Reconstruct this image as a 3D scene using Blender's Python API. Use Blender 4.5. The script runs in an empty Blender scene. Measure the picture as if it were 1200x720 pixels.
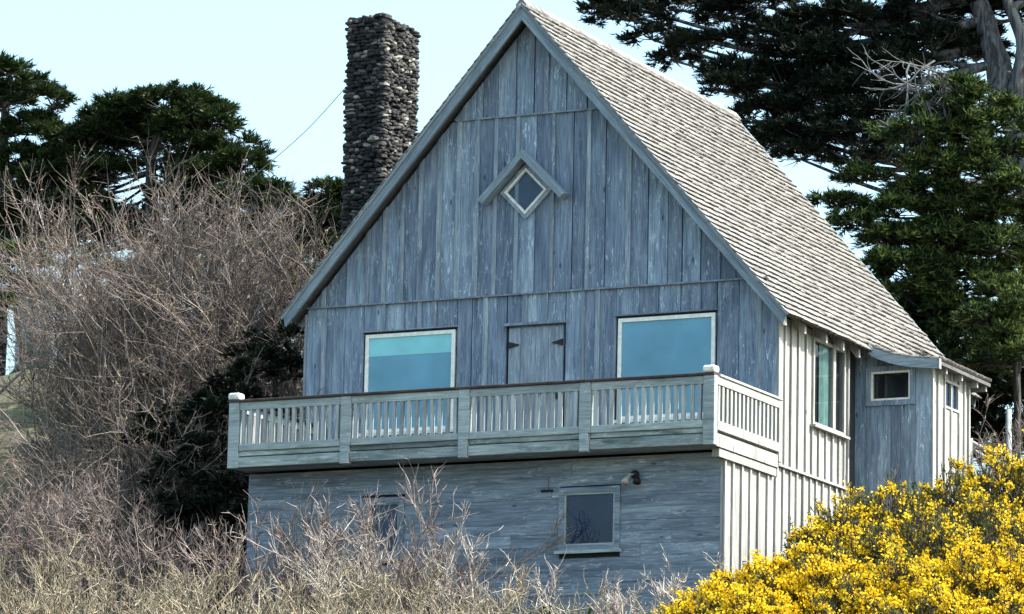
import bpy, bmesh, math, random
import numpy as np
from mathutils import Vector, Matrix, Quaternion
R = math.radians
rng = np.random.default_rng(7)
random.seed(7)
scene = bpy.context.scene
COL = scene.collection

# ------------------------------------------------------------------ camera
YAW, PITCH, ROLL = R(-26.353), R(10.359), R(1.251)
FPX = 4921.304
CAM = np.array([26.037, -53.347, -10.124])
fw = np.array([math.sin(YAW)*math.cos(PITCH), math.cos(YAW)*math.cos(PITCH), math.sin(PITCH)])
rt0 = np.array([math.cos(YAW), -math.sin(YAW), 0.0])
up0 = np.cross(rt0, fw)
rt = rt0*math.cos(ROLL) + up0*math.sin(ROLL)
up = up0*math.cos(ROLL) - rt0*math.sin(ROLL)
cd = bpy.data.cameras.new('camera')
cam = bpy.data.objects.new('camera', cd)
COL.objects.link(cam)
m = Matrix(((rt[0], up[0], -fw[0], CAM[0]), (rt[1], up[1], -fw[1], CAM[1]), (rt[2], up[2], -fw[2], CAM[2]), (0, 0, 0, 1)))
cam.matrix_world = m
cd.sensor_width = 36.0
cd.lens = FPX/1200*36.0
cd.clip_start = 0.5
cd.clip_end = 6000
scene.camera = cam

def at(u, v, Y):
    d = fw*FPX + rt*(u-600) - up*(v-360)
    t = (Y-CAM[1])/d[1]
    return CAM + d*t
def px(Y):            # metres per photo pixel near depth Y (in the middle of the picture)
    return (at(600, 300, Y)-CAM) @ fw / FPX

# ------------------------------------------------------------------ light
SUN_AZ = R(14)         # from +x towards +y
SUN_EL = R(46)
sdir = np.array([math.cos(SUN_EL)*math.cos(SUN_AZ), math.cos(SUN_EL)*math.sin(SUN_AZ), math.sin(SUN_EL)])
world = bpy.data.worlds.new('World')
scene.world = world
world.use_nodes = True
nt = world.node_tree
nt.nodes.clear()
wo = nt.nodes.new('ShaderNodeOutputWorld')
bg = nt.nodes.new('ShaderNodeBackground')
sky = nt.nodes.new('ShaderNodeTexSky')
sky.sky_type = 'NISHITA'
sky.sun_disc = False
sky.sun_elevation = SUN_EL
sky.sun_rotation = math.atan2(sdir[0], sdir[1])
sky.air_density = 1.0
sky.dust_density = 3.0
sky.ozone_density = 1.5
bg.inputs['Strength'].default_value = 0.15
tint = nt.nodes.new('ShaderNodeMix'); tint.data_type = 'RGBA'; tint.blend_type = 'MULTIPLY'
tint.inputs[0].default_value = 1.0
tint.inputs[7].default_value = (1.03, 1.12, 1.0, 1)      # the cyan cast of this sky
nt.links.new(sky.outputs[0], tint.inputs[6])
nt.links.new(tint.outputs[2], bg.inputs['Color'])
nt.links.new(bg.outputs[0], wo.inputs[0])
sl = bpy.data.lights.new('sun', 'SUN')
sl.energy = 4.0
sl.angle = R(0.53)
sl.color = (1.0, 0.95, 0.87)
sun = bpy.data.objects.new('sun', sl)
COL.objects.link(sun)
sun.rotation_euler = Vector(-sdir).to_track_quat('-Z', 'Y').to_euler()
vs = scene.view_settings
vs.view_transform = 'Standard'
vs.look = 'None'
vs.exposure = 1.5
vs.gamma = 1.0
vs.use_curve_mapping = False

# ------------------------------------------------------------------ object helpers
WLOC = {}
def put(o, parent=None, loc=(0, 0, 0)):
    COL.objects.link(o)
    WLOC[o.name] = Vector(loc)
    if parent is not None:
        o.parent = parent
        o.location = Vector(loc) - WLOC[parent.name]
    else:
        o.location = loc
    return o
def tag(o, label=None, cat=None, group=None, kind=None):
    if label: o['label'] = label
    if cat: o['category'] = cat
    if group: o['group'] = group
    if kind: o['kind'] = kind
    return o
def empty(name, loc):
    o = bpy.data.objects.new(name, None)
    o.empty_display_size = 0.3
    return put(o, None, loc)
def mk(name, me, mat=None, parent=None, loc=(0, 0, 0), rot=None, scale=None):
    o = bpy.data.objects.new(name, me)
    if mat is not None and len(me.materials) == 0:
        me.materials.append(mat)
    put(o, parent, loc)
    if rot is not None: o.rotation_euler = rot
    if scale is not None: o.scale = scale
    return o
def mesh(name, v, f):
    me = bpy.data.meshes.new(name)
    me.from_pydata([tuple(map(float, p)) for p in v], [], [tuple(q) for q in f])
    me.update()
    return me
def np_mesh(name, V, F, smooth=False):
    """V (n,3), F (m,k) with k 3 or 4"""
    V = np.ascontiguousarray(V, dtype=np.float32); F = np.ascontiguousarray(F, dtype=np.int32)
    me = bpy.data.meshes.new(name)
    k = F.shape[1]
    me.vertices.add(len(V)); me.vertices.foreach_set('co', V.ravel())
    me.loops.add(F.size); me.loops.foreach_set('vertex_index', F.ravel())
    me.polygons.add(len(F))
    me.polygons.foreach_set('loop_start', np.arange(0, F.size, k, dtype=np.int32))
    if smooth: me.polygons.foreach_set('use_smooth', np.ones(len(F), dtype=bool))
    me.update(calc_edges=True)
    return me
BOXF = [(0, 3, 2, 1), (4, 5, 6, 7), (0, 1, 5, 4), (1, 2, 6, 5), (2, 3, 7, 6), (3, 0, 4, 7)]
def box_me(name, sx, sy, sz, jit=0.0):
    x, y, z = sx/2, sy/2, sz/2
    v = [(-x, -y, -z), (x, -y, -z), (x, y, -z), (-x, y, -z), (-x, -y, z), (x, -y, z), (x, y, z), (-x, y, z)]
    if jit: v = [tuple(c + random.uniform(-jit, jit) for c in p) for p in v]
    return mesh(name, v, BOXF)
def box(name, mat, parent, x0, x1, y0, y1, z0, z1, jit=0.0, bev=0.0):
    c = ((x0+x1)/2, (y0+y1)/2, (z0+z1)/2)
    me = box_me(name, abs(x1-x0), abs(y1-y0), abs(z1-z0), jit)
    if bev: bevel(me, bev)
    return mk(name, me, mat, parent, c)
def bevel(me, w, seg=1):
    bm = bmesh.new(); bm.from_mesh(me)
    bmesh.ops.bevel(bm, geom=bm.edges[:], offset=w, segments=seg, affect='EDGES', profile=0.5)
    bm.to_mesh(me); bm.free()
def prism(name, mat, parent, pts, a0, a1, axis='y', loc=None):
    """polygon pts in the plane across axis ((x,z) for 'y', (y,z) for 'x'), extruded a0..a1"""
    n = len(pts)
    cx = sum(p[0] for p in pts)/n; cz = sum(p[1] for p in pts)/n; ca = (a0+a1)/2
    V = []
    for a in (a0, a1):
        for p in pts:
            V.append((p[0]-cx, a-ca, p[1]-cz) if axis == 'y' else (a-ca, p[0]-cx, p[1]-cz))
    F = [tuple(range(n)), tuple(range(2*n-1, n-1, -1))]
    for i in range(n):
        j = (i+1) % n
        F.append((i, n+i, n+j, j))
    me = mesh(name, V, F)
    bm = bmesh.new(); bm.from_mesh(me); bmesh.ops.recalc_face_normals(bm, faces=bm.faces[:]); bm.to_mesh(me); bm.free()
    c = (cx, ca, cz) if axis == 'y' else (ca, cx, cz)
    return mk(name, me, mat, parent, c)
def tubes(P, Rd, sides=3):
    """P (N,m,3) polylines, Rd (N,m) radii -> V, F quads"""
    N, M, _ = P.shape
    T = np.empty_like(P)
    T[:, 1:-1] = P[:, 2:]-P[:, :-2]; T[:, 0] = P[:, 1]-P[:, 0]; T[:, -1] = P[:, -1]-P[:, -2]
    T /= np.linalg.norm(T, axis=2, keepdims=True)+1e-9
    ref = np.where(np.abs(T[..., 2:3]) > 0.9, np.array([1.0, 0, 0]), np.array([0, 0, 1.0]))
    A = np.cross(T, ref); A /= np.linalg.norm(A, axis=2, keepdims=True)+1e-9
    B = np.cross(T, A)
    ang = np.arange(sides)*2*math.pi/sides
    V = P[:, :, None, :] + Rd[:, :, None, None]*(A[:, :, None, :]*np.cos(ang)[None, None, :, None] + B[:, :, None, :]*np.sin(ang)[None, None, :, None])
    V = V.reshape(-1, 3)
    i = np.arange(N)[:, None, None]*M*sides; j = np.arange(M-1)[None, :, None]*sides; k = np.arange(sides)[None, None, :]
    k2 = (k+1) % sides
    F = np.stack([i+j+k, i+j+k2, i+j+sides+k2, i+j+sides+k], axis=-1).reshape(-1, 4)
    return V, F
def tube_me(name, pts, rads, sides=8):
    P = np.array(pts, dtype=float)[None]; Rr = np.array(rads, dtype=float)[None]
    V, F = tubes(P, Rr, sides)
    F = [tuple(q) for q in F.tolist()]
    n = len(pts)
    F.append(tuple(range(sides-1, -1, -1))); F.append(tuple(range((n-1)*sides, n*sides)))
    me = mesh(name, V, F)
    for p in me.polygons: p.use_smooth = True
    return me
def spline(pts, n):
    pts = np.array(pts, dtype=float)
    t = np.linspace(0, len(pts)-1, n)
    out = []
    for a in t:
        i = min(int(a), len(pts)-2); f = a-i
        p0 = pts[max(i-1, 0)]; p1 = pts[i]; p2 = pts[i+1]; p3 = pts[min(i+2, len(pts)-1)]
        out.append(0.5*((2*p1)+(-p0+p2)*f+(2*p0-5*p1+4*p2-p3)*f*f+(-p0+3*p1-3*p2+p3)*f**3))
    return np.array(out)

# ------------------------------------------------------------------ materials
def new_mat(name):
    mt = bpy.data.materials.new(name); mt.use_nodes = True
    n = mt.node_tree; n.nodes.clear()
    out = n.nodes.new('ShaderNodeOutputMaterial')
    return mt, n, out
def N(n, t, **kw):
    nd = n.nodes.new(t)
    for k, v in kw.items():
        if k.startswith('i_'): nd.inputs[k[2:].replace('_', ' ')].default_value = v
        else: setattr(nd, k, v)
    return nd
def ramp(n, src, stops):
    r = n.nodes.new('ShaderNodeValToRGB')
    els = r.color_ramp.elements
    while len(els) < len(stops): els.new(0.5)
    for e, (p, c) in zip(els, stops):
        e.position = p; e.color = (c[0], c[1], c[2], 1)
    n.links.new(src, r.inputs[0])
    return r.outputs[0]
def mixc(n, fac, a, b, mode='MIX'):
    x = n.nodes.new('ShaderNodeMix'); x.data_type = 'RGBA'; x.blend_type = mode
    for s, v in ((0, fac), (6, a), (7, b)):
        if hasattr(v, 'is_linked') or hasattr(v, 'links'): n.links.new(v, x.inputs[s])
        elif s == 0: x.inputs[0].default_value = v
        else: x.inputs[s].default_value = (v[0], v[1], v[2], 1)
    return x.outputs[2]
def math_n(n, op, a, b=None):
    x = n.nodes.new('ShaderNodeMath'); x.operation = op
    for s, v in ((0, a), (1, b)):
        if v is None: continue
        if hasattr(v, 'links'): n.links.new(v, x.inputs[s])
        else: x.inputs[s].default_value = v
    return x.outputs[0]
def wood(name, base, dark, pale, axis, flake=0.4, knots=True, vary=0.3, island=False, rough=0.8, moss=0.0, grain=1.0):
    mt, n, out = new_mat(name)
    geo = N(n, 'ShaderNodeNewGeometry')
    oi = N(n, 'ShaderNodeObjectInfo')
    rnd = geo.outputs['Random Per Island'] if island else oi.outputs['Random']
    off = N(n, 'ShaderNodeCombineXYZ')
    r37 = math_n(n, 'MULTIPLY', rnd, 37.0)
    n.links.new(r37, off.inputs[0]); n.links.new(r37, off.inputs[1]); n.links.new(r37, off.inputs[2])
    add = N(n, 'ShaderNodeVectorMath', operation='ADD')
    if axis in ('dr', 'dl'):          # grain along a sloping board
        rm = N(n, 'ShaderNodeMapping'); rm.inputs['Rotation'].default_value = (0, -0.856 if axis == 'dr' else 0.855, 0)
        n.links.new(geo.outputs['Position'], rm.inputs[0]); n.links.new(rm.outputs[0], add.inputs[0])
    else:
        n.links.new(geo.outputs['Position'], add.inputs[0])
    n.links.new(off.outputs[0], add.inputs[1])
    def noise(scale, det=4, rough_=0.6, dist=0.0):
        mp = N(n, 'ShaderNodeMapping'); mp.inputs['Scale'].default_value = scale
        n.links.new(add.outputs[0], mp.inputs[0])
        t = N(n, 'ShaderNodeTexNoise'); t.inputs['Scale'].default_value = 1.0
        t.inputs['Detail'].default_value = det; t.inputs['Roughness'].default_value = rough_; t.inputs['Distortion'].default_value = dist
        n.links.new(mp.outputs[0], t.inputs[0])
        return t.outputs[0]
    def sc(a, l):
        return {'z': (a, a, l), 'x': (l, a, a), 'y': (a, l, a), 'dr': (l, a, a), 'dl': (l, a, a), 'n': (a*.4, a*.4, a*.4)}[axis]
    g1 = noise(sc(22, 1.1), 6, 0.65, 0.4)
    g2 = noise(sc(7, 0.9), 4, 0.6, 0.8)
    g3 = noise(sc(60, 3.0), 3, 0.6)
    c = ramp(n, g1, [(0.30, dark), (0.52, base), (0.72, base), (0.85, pale)])
    c2 = ramp(n, g2, [(0.35, dark), (0.5, base), (0.68, pale)])
    c = mixc(n, 0.45*grain, c, c2)
    # pale weathered streaks and flecks
    fl = noise(sc(26, 5.0), 5, 0.7, 1.2)
    flm = ramp(n, fl, [(0.555, (0, 0, 0)), (0.655, (1, 1, 1))])
    big = noise((1.3, 1.3, 1.3), 3, 0.6)
    bigm = ramp(n, big, [(0.38, (0, 0, 0)), (0.56, (1, 1, 1))])
    f = math_n(n, 'MULTIPLY', math_n(n, 'MULTIPLY', flm, bigm), flake)
    c = mixc(n, f, c, tuple(min(1, p*1.35) for p in pale))
    # dark water stains
    st = noise(sc(4, 0.8), 4, 0.65, 0.5)
    stm = math_n(n, 'MULTIPLY', ramp(n, st, [(0.55, (0, 0, 0)), (0.72, (1, 1, 1))]), 0.55)
    c = mixc(n, stm, c, tuple(d*0.75 for d in dark))
    # fine grain
    gm = ramp(n, g3, [(0.35, (0.72, 0.72, 0.72)), (0.6, (1.08, 1.08, 1.08))])
    c = mixc(n, 1.0, c, gm, 'MULTIPLY')
    if knots:
        mp = N(n, 'ShaderNodeMapping'); mp.inputs['Scale'].default_value = sc(5.0, 1.9)
        n.links.new(add.outputs[0], mp.inputs[0])
        vo = N(n, 'ShaderNodeTexVoronoi'); vo.inputs['Scale'].default_value = 1.0
        n.links.new(mp.outputs[0], vo.inputs[0])
        km = math_n(n, 'MULTIPLY', ramp(n, vo.outputs['Distance'], [(0.055, (1, 1, 1)), (0.11, (0, 0, 0))]), 0.75)
        c = mixc(n, km, c, tuple(d*0.3 for d in dark))
    # board to board variation
    vr = ramp(n, rnd, [(0.0, (1-vary, 1-vary, 1-vary*0.9)), (0.5, (1, 1, 1)), (1.0, (1+vary*.9, 1+vary*.9, 1+vary*.8))])
    c = mixc(n, 1.0, c, vr, 'MULTIPLY')
    if moss:
        ms = noise((3.0, 3.0, 3.0), 5, 0.7)
        mm = math_n(n, 'MULTIPLY', ramp(n, ms, [(0.55, (0, 0, 0)), (0.7, (1, 1, 1))]), moss)
        c = mixc(n, mm, c, (0.10, 0.13, 0.07))
    b = N(n, 'ShaderNodeBsdfPrincipled'); b.inputs['Roughness'].default_value = rough
    b.inputs['Specular IOR Level'].default_value = 0.25
    n.links.new(c, b.inputs['Base Color'])
    bp = N(n, 'ShaderNodeBump'); bp.inputs['Strength'].default_value = 0.5; bp.inputs['Distance'].default_value = 0.01
    n.links.new(g1, bp.inputs['Height']); n.links.new(bp.outputs[0], b.inputs['Normal'])
    n.links.new(b.outputs[0], out.inputs[0])
    return mt
def plain(name, col, rough=0.6, spec=0.3, noise_amt=0.15, scale=8.0, metal=0.0, tint=None):
    mt, n, out = new_mat(name)
    geo = N(n, 'ShaderNodeNewGeometry')
    t = N(n, 'ShaderNodeTexNoise'); t.inputs['Scale'].default_value = scale; t.inputs['Detail'].default_value = 5
    n.links.new(geo.outputs['Position'], t.inputs[0])
    lo = tuple(c*(1-noise_amt*2) for c in col); hi = tuple(min(1, c*(1+noise_amt*1.5)) for c in (tint or col))
    c = ramp(n, t.outputs[0], [(0.3, lo), (0.7, hi)])
    b = N(n, 'ShaderNodeBsdfPrincipled'); b.inputs['Roughness'].default_value = rough; b.inputs['Metallic'].default_value = metal
    b.inputs['Specular IOR Level'].default_value = spec
    n.links.new(c, b.inputs['Base Color']); n.links.new(b.outputs[0], out.inputs[0])
    return mt
def glass_clear(name):
    mt, n, out = new_mat(name)
    tr = N(n, 'ShaderNodeBsdfTransparent'); tr.inputs[0].default_value = (0.86, 0.93, 0.95, 1)
    gl = N(n, 'ShaderNodeBsdfGlossy'); gl.inputs['Roughness'].default_value = 0.02
    fr = N(n, 'ShaderNodeFresnel'); fr.inputs[0].default_value = 1.52
    mx = N(n, 'ShaderNodeMixShader')
    f2 = math_n(n, 'MULTIPLY', fr.outputs[0], 0.65)
    n.links.new(f2, mx.inputs[0]); n.links.new(tr.outputs[0], mx.inputs[1]); n.links.new(gl.outputs[0], mx.inputs[2])
    n.links.new(mx.outputs[0], out.inputs[0])
    return mt
def leaf_mat(name, c0, c1, c2, trans=0.3, rough=0.6, scale=1.5, hi=0.95):
    mt, n, out = new_mat(name)
    geo = N(n, 'ShaderNodeNewGeometry')
    t = N(n, 'ShaderNodeTexNoise'); t.inputs['Scale'].default_value = scale; t.inputs['Detail'].default_value = 3
    n.links.new(geo.outputs['Position'], t.inputs[0])
    s = math_n(n, 'ADD', math_n(n, 'MULTIPLY', geo.outputs['Random Per Island'], 0.6), math_n(n, 'MULTIPLY', t.outputs[0], 0.5))
    c = ramp(n, s, [(0.1, c0), (0.5, c1), (hi, c2)])
    b = N(n, 'ShaderNodeBsdfPrincipled'); b.inputs['Roughness'].default_value = rough; b.inputs['Specular IOR Level'].default_value = 0.2
    n.links.new(c, b.inputs['Base Color'])
    if trans:
        tl = N(n, 'ShaderNodeBsdfTranslucent')
        n.links.new(c, tl.inputs[0])
        mx = N(n, 'ShaderNodeMixShader'); mx.inputs[0].default_value = trans
        n.links.new(b.outputs[0], mx.inputs[1]); n.links.new(tl.outputs[0], mx.inputs[2]); n.links.new(mx.outputs[0], out.inputs[0])
    else:
        n.links.new(b.outputs[0], out.inputs[0])
    return mt
def stone_mat(name):
    mt, n, out = new_mat(name)
    geo = N(n, 'ShaderNodeNewGeometry'); oi = N(n, 'ShaderNodeObjectInfo')
    t = N(n, 'ShaderNodeTexNoise'); t.inputs['Scale'].default_value = 14; t.inputs['Detail'].default_value = 6
    n.links.new(geo.outputs['Position'], t.inputs[0])
    r = math_n(n, 'FRACT', math_n(n, 'ADD', geo.outputs['Random Per Island'], math_n(n, 'MULTIPLY', oi.outputs['Random'], 7.3)))
    c = ramp(n, r, [(0.0, (0.006, 0.006, 0.009)), (0.5, (0.016, 0.016, 0.020)), (0.75, (0.040, 0.040, 0.042)), (0.92, (0.12, 0.115, 0.11)), (1.0, (0.28, 0.265, 0.25))])
    g = ramp(n, t.outputs[0], [(0.3, (0.6, 0.6, 0.6)), (0.7, (1.25, 1.25, 1.2))])
    c = mixc(n, 1.0, c, g, 'MULTIPLY')
    b = N(n, 'ShaderNodeBsdfPrincipled'); b.inputs['Roughness'].default_value = 0.85
    n.links.new(c, b.inputs['Base Color'])
    bp = N(n, 'ShaderNodeBump'); bp.inputs['Strength'].default_value = 0.6; bp.inputs['Distance'].default_value = 0.01
    n.links.new(t.outputs[0], bp.inputs['Height']); n.links.new(bp.outputs[0], b.inputs['Normal'])
    n.links.new(b.outputs[0], out.inputs[0])
    return mt
W = {}
gb, gd, gp = (0.192, 0.254, 0.335), (0.082, 0.115, 0.170), (0.39, 0.46, 0.52)  # sky blue of the shade is mixed into the grey front woods
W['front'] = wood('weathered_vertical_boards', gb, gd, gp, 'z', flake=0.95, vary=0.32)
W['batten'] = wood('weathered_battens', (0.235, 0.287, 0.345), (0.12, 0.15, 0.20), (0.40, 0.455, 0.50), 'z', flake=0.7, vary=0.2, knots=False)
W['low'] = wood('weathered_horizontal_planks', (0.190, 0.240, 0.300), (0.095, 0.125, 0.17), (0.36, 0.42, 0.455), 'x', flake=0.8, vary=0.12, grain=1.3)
W['side'] = wood('untinted_side_boards', (0.31, 0.31, 0.305), (0.20, 0.20, 0.20), (0.42, 0.42, 0.41), 'z', flake=0.4, vary=0.10)  # same wood in plain grey, without the blue of the front boards
for _k, _a in (('rake', 'x'), ('rake_r', 'dr'), ('rake_l', 'dl')):
    W[_k] = wood(_k+'_board_wood', (0.215, 0.275, 0.325), (0.13, 0.17, 0.21), (0.33, 0.39, 0.43), _a, flake=0.5, vary=0.12, moss=0.08)
W['rail'] = wood('pale_railing_wood', (0.33, 0.39, 0.40), (0.22, 0.265, 0.28), (0.45, 0.49, 0.50), 'x', flake=0.6, vary=0.16, moss=0.3, knots=False)
W['fascia'] = wood('stained_fascia_wood', (0.24, 0.30, 0.31), (0.075, 0.095, 0.09), (0.44, 0.49, 0.48), 'x', flake=0.9, vary=0.2, moss=0.65, knots=False, grain=1.6)
W['bal'] = wood('baluster_wood', (0.36, 0.40, 0.41), (0.25, 0.28, 0.30), (0.48, 0.50, 0.50), 'z', flake=0.4, vary=0.22, knots=False)
W['shingle'] = wood('weathered_shingles', (0.228, 0.222, 0.215), (0.142, 0.137, 0.133), (0.33, 0.322, 0.31), 'n', flake=0.3, vary=0.28, knots=False, moss=0.08)
W['shingle_i'] = wood('weathered_shingle_field', (0.228, 0.222, 0.215), (0.142, 0.137, 0.133), (0.33, 0.322, 0.31), 'n', flake=0.3, vary=0.28, knots=False, moss=0.08, island=True)
W['deckboard'] = wood('deck_boards', (0.11, 0.11, 0.11), (0.06, 0.06, 0.065), (0.17, 0.17, 0.17), 'x', vary=0.2)  # on the roof deck this dark tone puts eave shade into the colour
M = {}
M['backing'] = plain('dark_sheathing', (0.030, 0.034, 0.042), 0.9)
M['cap'] = plain('dark_rail_cap', (0.055, 0.040, 0.040), 0.7, noise_amt=0.25)  # dark brown tone on the front and left rail caps
M['white'] = plain('aged_white_paint', (0.68, 0.68, 0.64), 0.5, noise_amt=0.12, scale=14)
M['cream'] = plain('cream_window_paint', (0.80, 0.80, 0.74), 0.5, noise_amt=0.08, scale=14)
M['glass'] = glass_clear('window_glass')
M['blind'] = plain('blue_roller_blind', (0.25, 0.50, 0.64), 0.8, noise_amt=0.10, scale=1.3)  # cloudy tone stands in for uneven reflections in the glass
M['blind_top'] = plain('pale_aqua_valance', (0.46, 0.90, 0.94), 0.8, noise_amt=0.04, scale=3)
M['curtain'] = plain('teal_curtain', (0.24, 0.36, 0.35), 0.9, noise_amt=0.1)
M['interior'] = plain('dark_room', (0.022, 0.045, 0.115), 0.9, noise_amt=0.2, scale=2)  # reflected sky blue is put into this sheet behind the glass
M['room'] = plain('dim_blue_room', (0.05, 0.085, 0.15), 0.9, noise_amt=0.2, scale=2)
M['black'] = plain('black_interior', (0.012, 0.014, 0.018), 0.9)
M['iron'] = plain('black_iron', (0.03, 0.03, 0.032), 0.5, noise_amt=0.2, scale=30, metal=0.6)
M['bulb'] = plain('lamp_reflector', (0.45, 0.42, 0.38), 0.3, noise_amt=0.1, scale=30)
M['stone'] = stone_mat('rubble_stone')
M['mortar'] = plain('dark_mortar', (0.012, 0.012, 0.014), 0.95, noise_amt=0.3, scale=20)
def bark_mat(name, lo, hi):
    mt, n, out = new_mat(name)
    geo = N(n, 'ShaderNodeNewGeometry')
    mp = N(n, 'ShaderNodeMapping'); mp.inputs['Scale'].default_value = (9, 9, 1.6)
    n.links.new(geo.outputs['Position'], mp.inputs[0])
    t = N(n, 'ShaderNodeTexNoise'); t.inputs['Scale'].default_value = 1.0; t.inputs['Detail'].default_value = 7; t.inputs['Distortion'].default_value = 1.5
    n.links.new(mp.outputs[0], t.inputs[0])
    c = ramp(n, t.outputs[0], [(0.38, lo), (0.62, hi)])
    b = N(n, 'ShaderNodeBsdfPrincipled'); b.inputs['Roughness'].default_value = 0.95
    n.links.new(c, b.inputs['Base Color'])
    bp = N(n, 'ShaderNodeBump'); bp.inputs['Strength'].default_value = 1.0; bp.inputs['Distance'].default_value = 0.08
    n.links.new(t.outputs[0], bp.inputs['Height']); n.links.new(bp.outputs[0], b.inputs['Normal'])
    n.links.new(b.outputs[0], out.inputs[0])
    return mt
M['bark'] = bark_mat('grey_cypress_bark', (0.035, 0.035, 0.038), (0.15, 0.152, 0.158))
M['bark_dark'] = bark_mat('dark_cypress_bark', (0.015, 0.014, 0.013), (0.06, 0.054, 0.05))
M['dead'] = plain('dead_grey_twigs', (0.105, 0.112, 0.12), 0.9, noise_amt=0.25, scale=12)
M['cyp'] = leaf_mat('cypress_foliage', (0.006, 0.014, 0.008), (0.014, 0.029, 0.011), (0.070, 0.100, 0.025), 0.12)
M['cyp_dark'] = leaf_mat('shaded_cypress_foliage', (0.004, 0.007, 0.008), (0.007, 0.013, 0.011), (0.030, 0.042, 0.020), 0.08)  # darker copy, backlit shade put into the foliage colour
M['cyp_lit'] = leaf_mat('sunlit_cypress_foliage', (0.004, 0.013, 0.010), (0.012, 0.032, 0.017), (0.185, 0.245, 0.060), 0.22, hi=0.90)  # brightest sprays: young growth, with sunlit tips put into the colour
M['ever'] = leaf_mat('shrub_leaves', (0.016, 0.026, 0.012), (0.040, 0.058, 0.024), (0.10, 0.125, 0.045), 0.2)
M['twig'] = leaf_mat('grey_tan_twigs', (0.048, 0.038, 0.036), (0.125, 0.102, 0.096), (0.34, 0.29, 0.265), 0.0, 0.9)
M['twig_pink'] = leaf_mat('mauve_twigs', (0.066, 0.050, 0.046), (0.175, 0.138, 0.126), (0.40, 0.335, 0.31), 0.0, 0.9)
M['twig_straw'] = leaf_mat('straw_twigs', (0.085, 0.068, 0.048), (0.245, 0.205, 0.148), (0.50, 0.445, 0.345), 0.0, 0.9)
M['twig_pale'] = leaf_mat('pale_sapling_twigs', (0.13, 0.112, 0.105), (0.32, 0.285, 0.265), (0.55, 0.505, 0.46), 0.0, 0.9)
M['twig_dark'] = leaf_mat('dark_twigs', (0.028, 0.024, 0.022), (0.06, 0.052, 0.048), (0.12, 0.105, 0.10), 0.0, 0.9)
M['buds'] = leaf_mat('withered_leaves', (0.055, 0.045, 0.030), (0.15, 0.125, 0.080), (0.40, 0.35, 0.21), 0.2, 0.8)
M['gorse'] = leaf_mat('gorse_spines', (0.020, 0.030, 0.010), (0.065, 0.078, 0.022), (0.20, 0.20, 0.060), 0.15, 0.7, 4.0)
M['flower'] = leaf_mat('gorse_flowers', (0.58, 0.34, 0.005), (0.80, 0.55, 0.008), (0.88, 0.70, 0.05), 0.25, 0.6, 3.0)
M['nwall'] = wood('pale_blue_siding', (0.30, 0.42, 0.46), (0.2, 0.29, 0.33), (0.42, 0.52, 0.55), 'z', flake=0.2, vary=0.1, knots=False)
M['nroof'] = plain('pale_metal_roof', (0.5, 0.56, 0.58), 0.5, noise_amt=0.1)
M['ntrim'] = plain('dark_green_trim', (0.06, 0.14, 0.13), 0.6)
M['butt_shade'] = plain('shaded_shingle_ends', (0.055, 0.050, 0.046), 0.95, noise_amt=0.3, scale=20)  # end faces coloured dark for the shadow line under each course
M['wire'] = plain('weathered_cable', (0.25, 0.28, 0.29), 0.6)

# ------------------------------------------------------------------ terrain
def sstep(a, b, x):
    t = np.clip((x-a)/(b-a), 0, 1)
    return t*t*(3-2*t)
def ground(x, y):
    x = np.asarray(x, dtype=float); y = np.asarray(y, dtype=float)
    h = np.interp(y, [-400, -60, -45, -2.2, 5, 30, 120, 400, 3000], [-12.2, -12.0, -11.3, -4.55, -1.95, -0.8, -2.5, -12, -40])
    left = sstep(-5.5, -15, x)*sstep(-5, 13, y)*4.2*(1-sstep(60, 150, y))
    right = sstep(4.5, 8, x)*sstep(-9, -1, y)*(1-sstep(4, 12, y))*0.35
    bump = 0.12*np.sin(x*0.9+1.3)*np.sin(y*0.7) + 0.07*np.sin(x*2.3+y*1.7)
    near = np.clip((np.abs(x)+np.abs(y)-9)/6, 0, 1)
    return h + left + right + bump*near
def gz(x, y): return float(ground(x, y))
def axis_pts(lo, a, b, hi, fine, n):
    g = np.arange(a, b+fine/2, fine)
    l = a - np.geomspace(fine, a-lo, n)[::-1]; h = b + np.geomspace(fine, hi-b, n)
    return np.concatenate([l, g, h])
xs = axis_pts(-3000, -26, 22, 3000, 0.5, 26); ys = axis_pts(-2500, -20, 26, 3000, 0.5, 26)
GX, GY = np.meshgrid(xs, ys)
V = np.stack([GX, GY, ground(GX, GY)], -1).reshape(-1, 3)
nx, ny = len(xs), len(ys)
idx = np.arange(nx*ny).reshape(ny, nx)
F = np.stack([idx[:-1, :-1], idx[:-1, 1:], idx[1:, 1:], idx[1:, :-1]], -1).reshape(-1, 4)
mt, n, out = new_mat('dry_hillside_soil')
geo = N(n, 'ShaderNodeNewGeometry')
t1 = N(n, 'ShaderNodeTexNoise'); t1.inputs['Scale'].default_value = 0.8; t1.inputs['Detail'].default_value = 8
t2 = N(n, 'ShaderNodeTexNoise'); t2.inputs['Scale'].default_value = 18; t2.inputs['Detail'].default_value = 6
n.links.new(geo.outputs['Position'], t1.inputs[0]); n.links.new(geo.outputs['Position'], t2.inputs[0])
c = ramp(n, t1.outputs[0], [(0.35, (0.055, 0.048, 0.032)), (0.55, (0.09, 0.085, 0.045)), (0.7, (0.07, 0.085, 0.035))])
c = mixc(n, 1.0, c, ramp(n, t2.outputs[0], [(0.3, (0.5, 0.5, 0.5)), (0.7, (1.3, 1.3, 1.3))]), 'MULTIPLY')
b = N(n, 'ShaderNodeBsdfPrincipled'); b.inputs['Roughness'].default_value = 0.95
n.links.new(c, b.inputs['Base Color']); n.links.new(b.outputs[0], out.inputs[0])
g = mk('ground', np_mesh('ground', V, F, True), mt)
tag(g, kind='structure')

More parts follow.
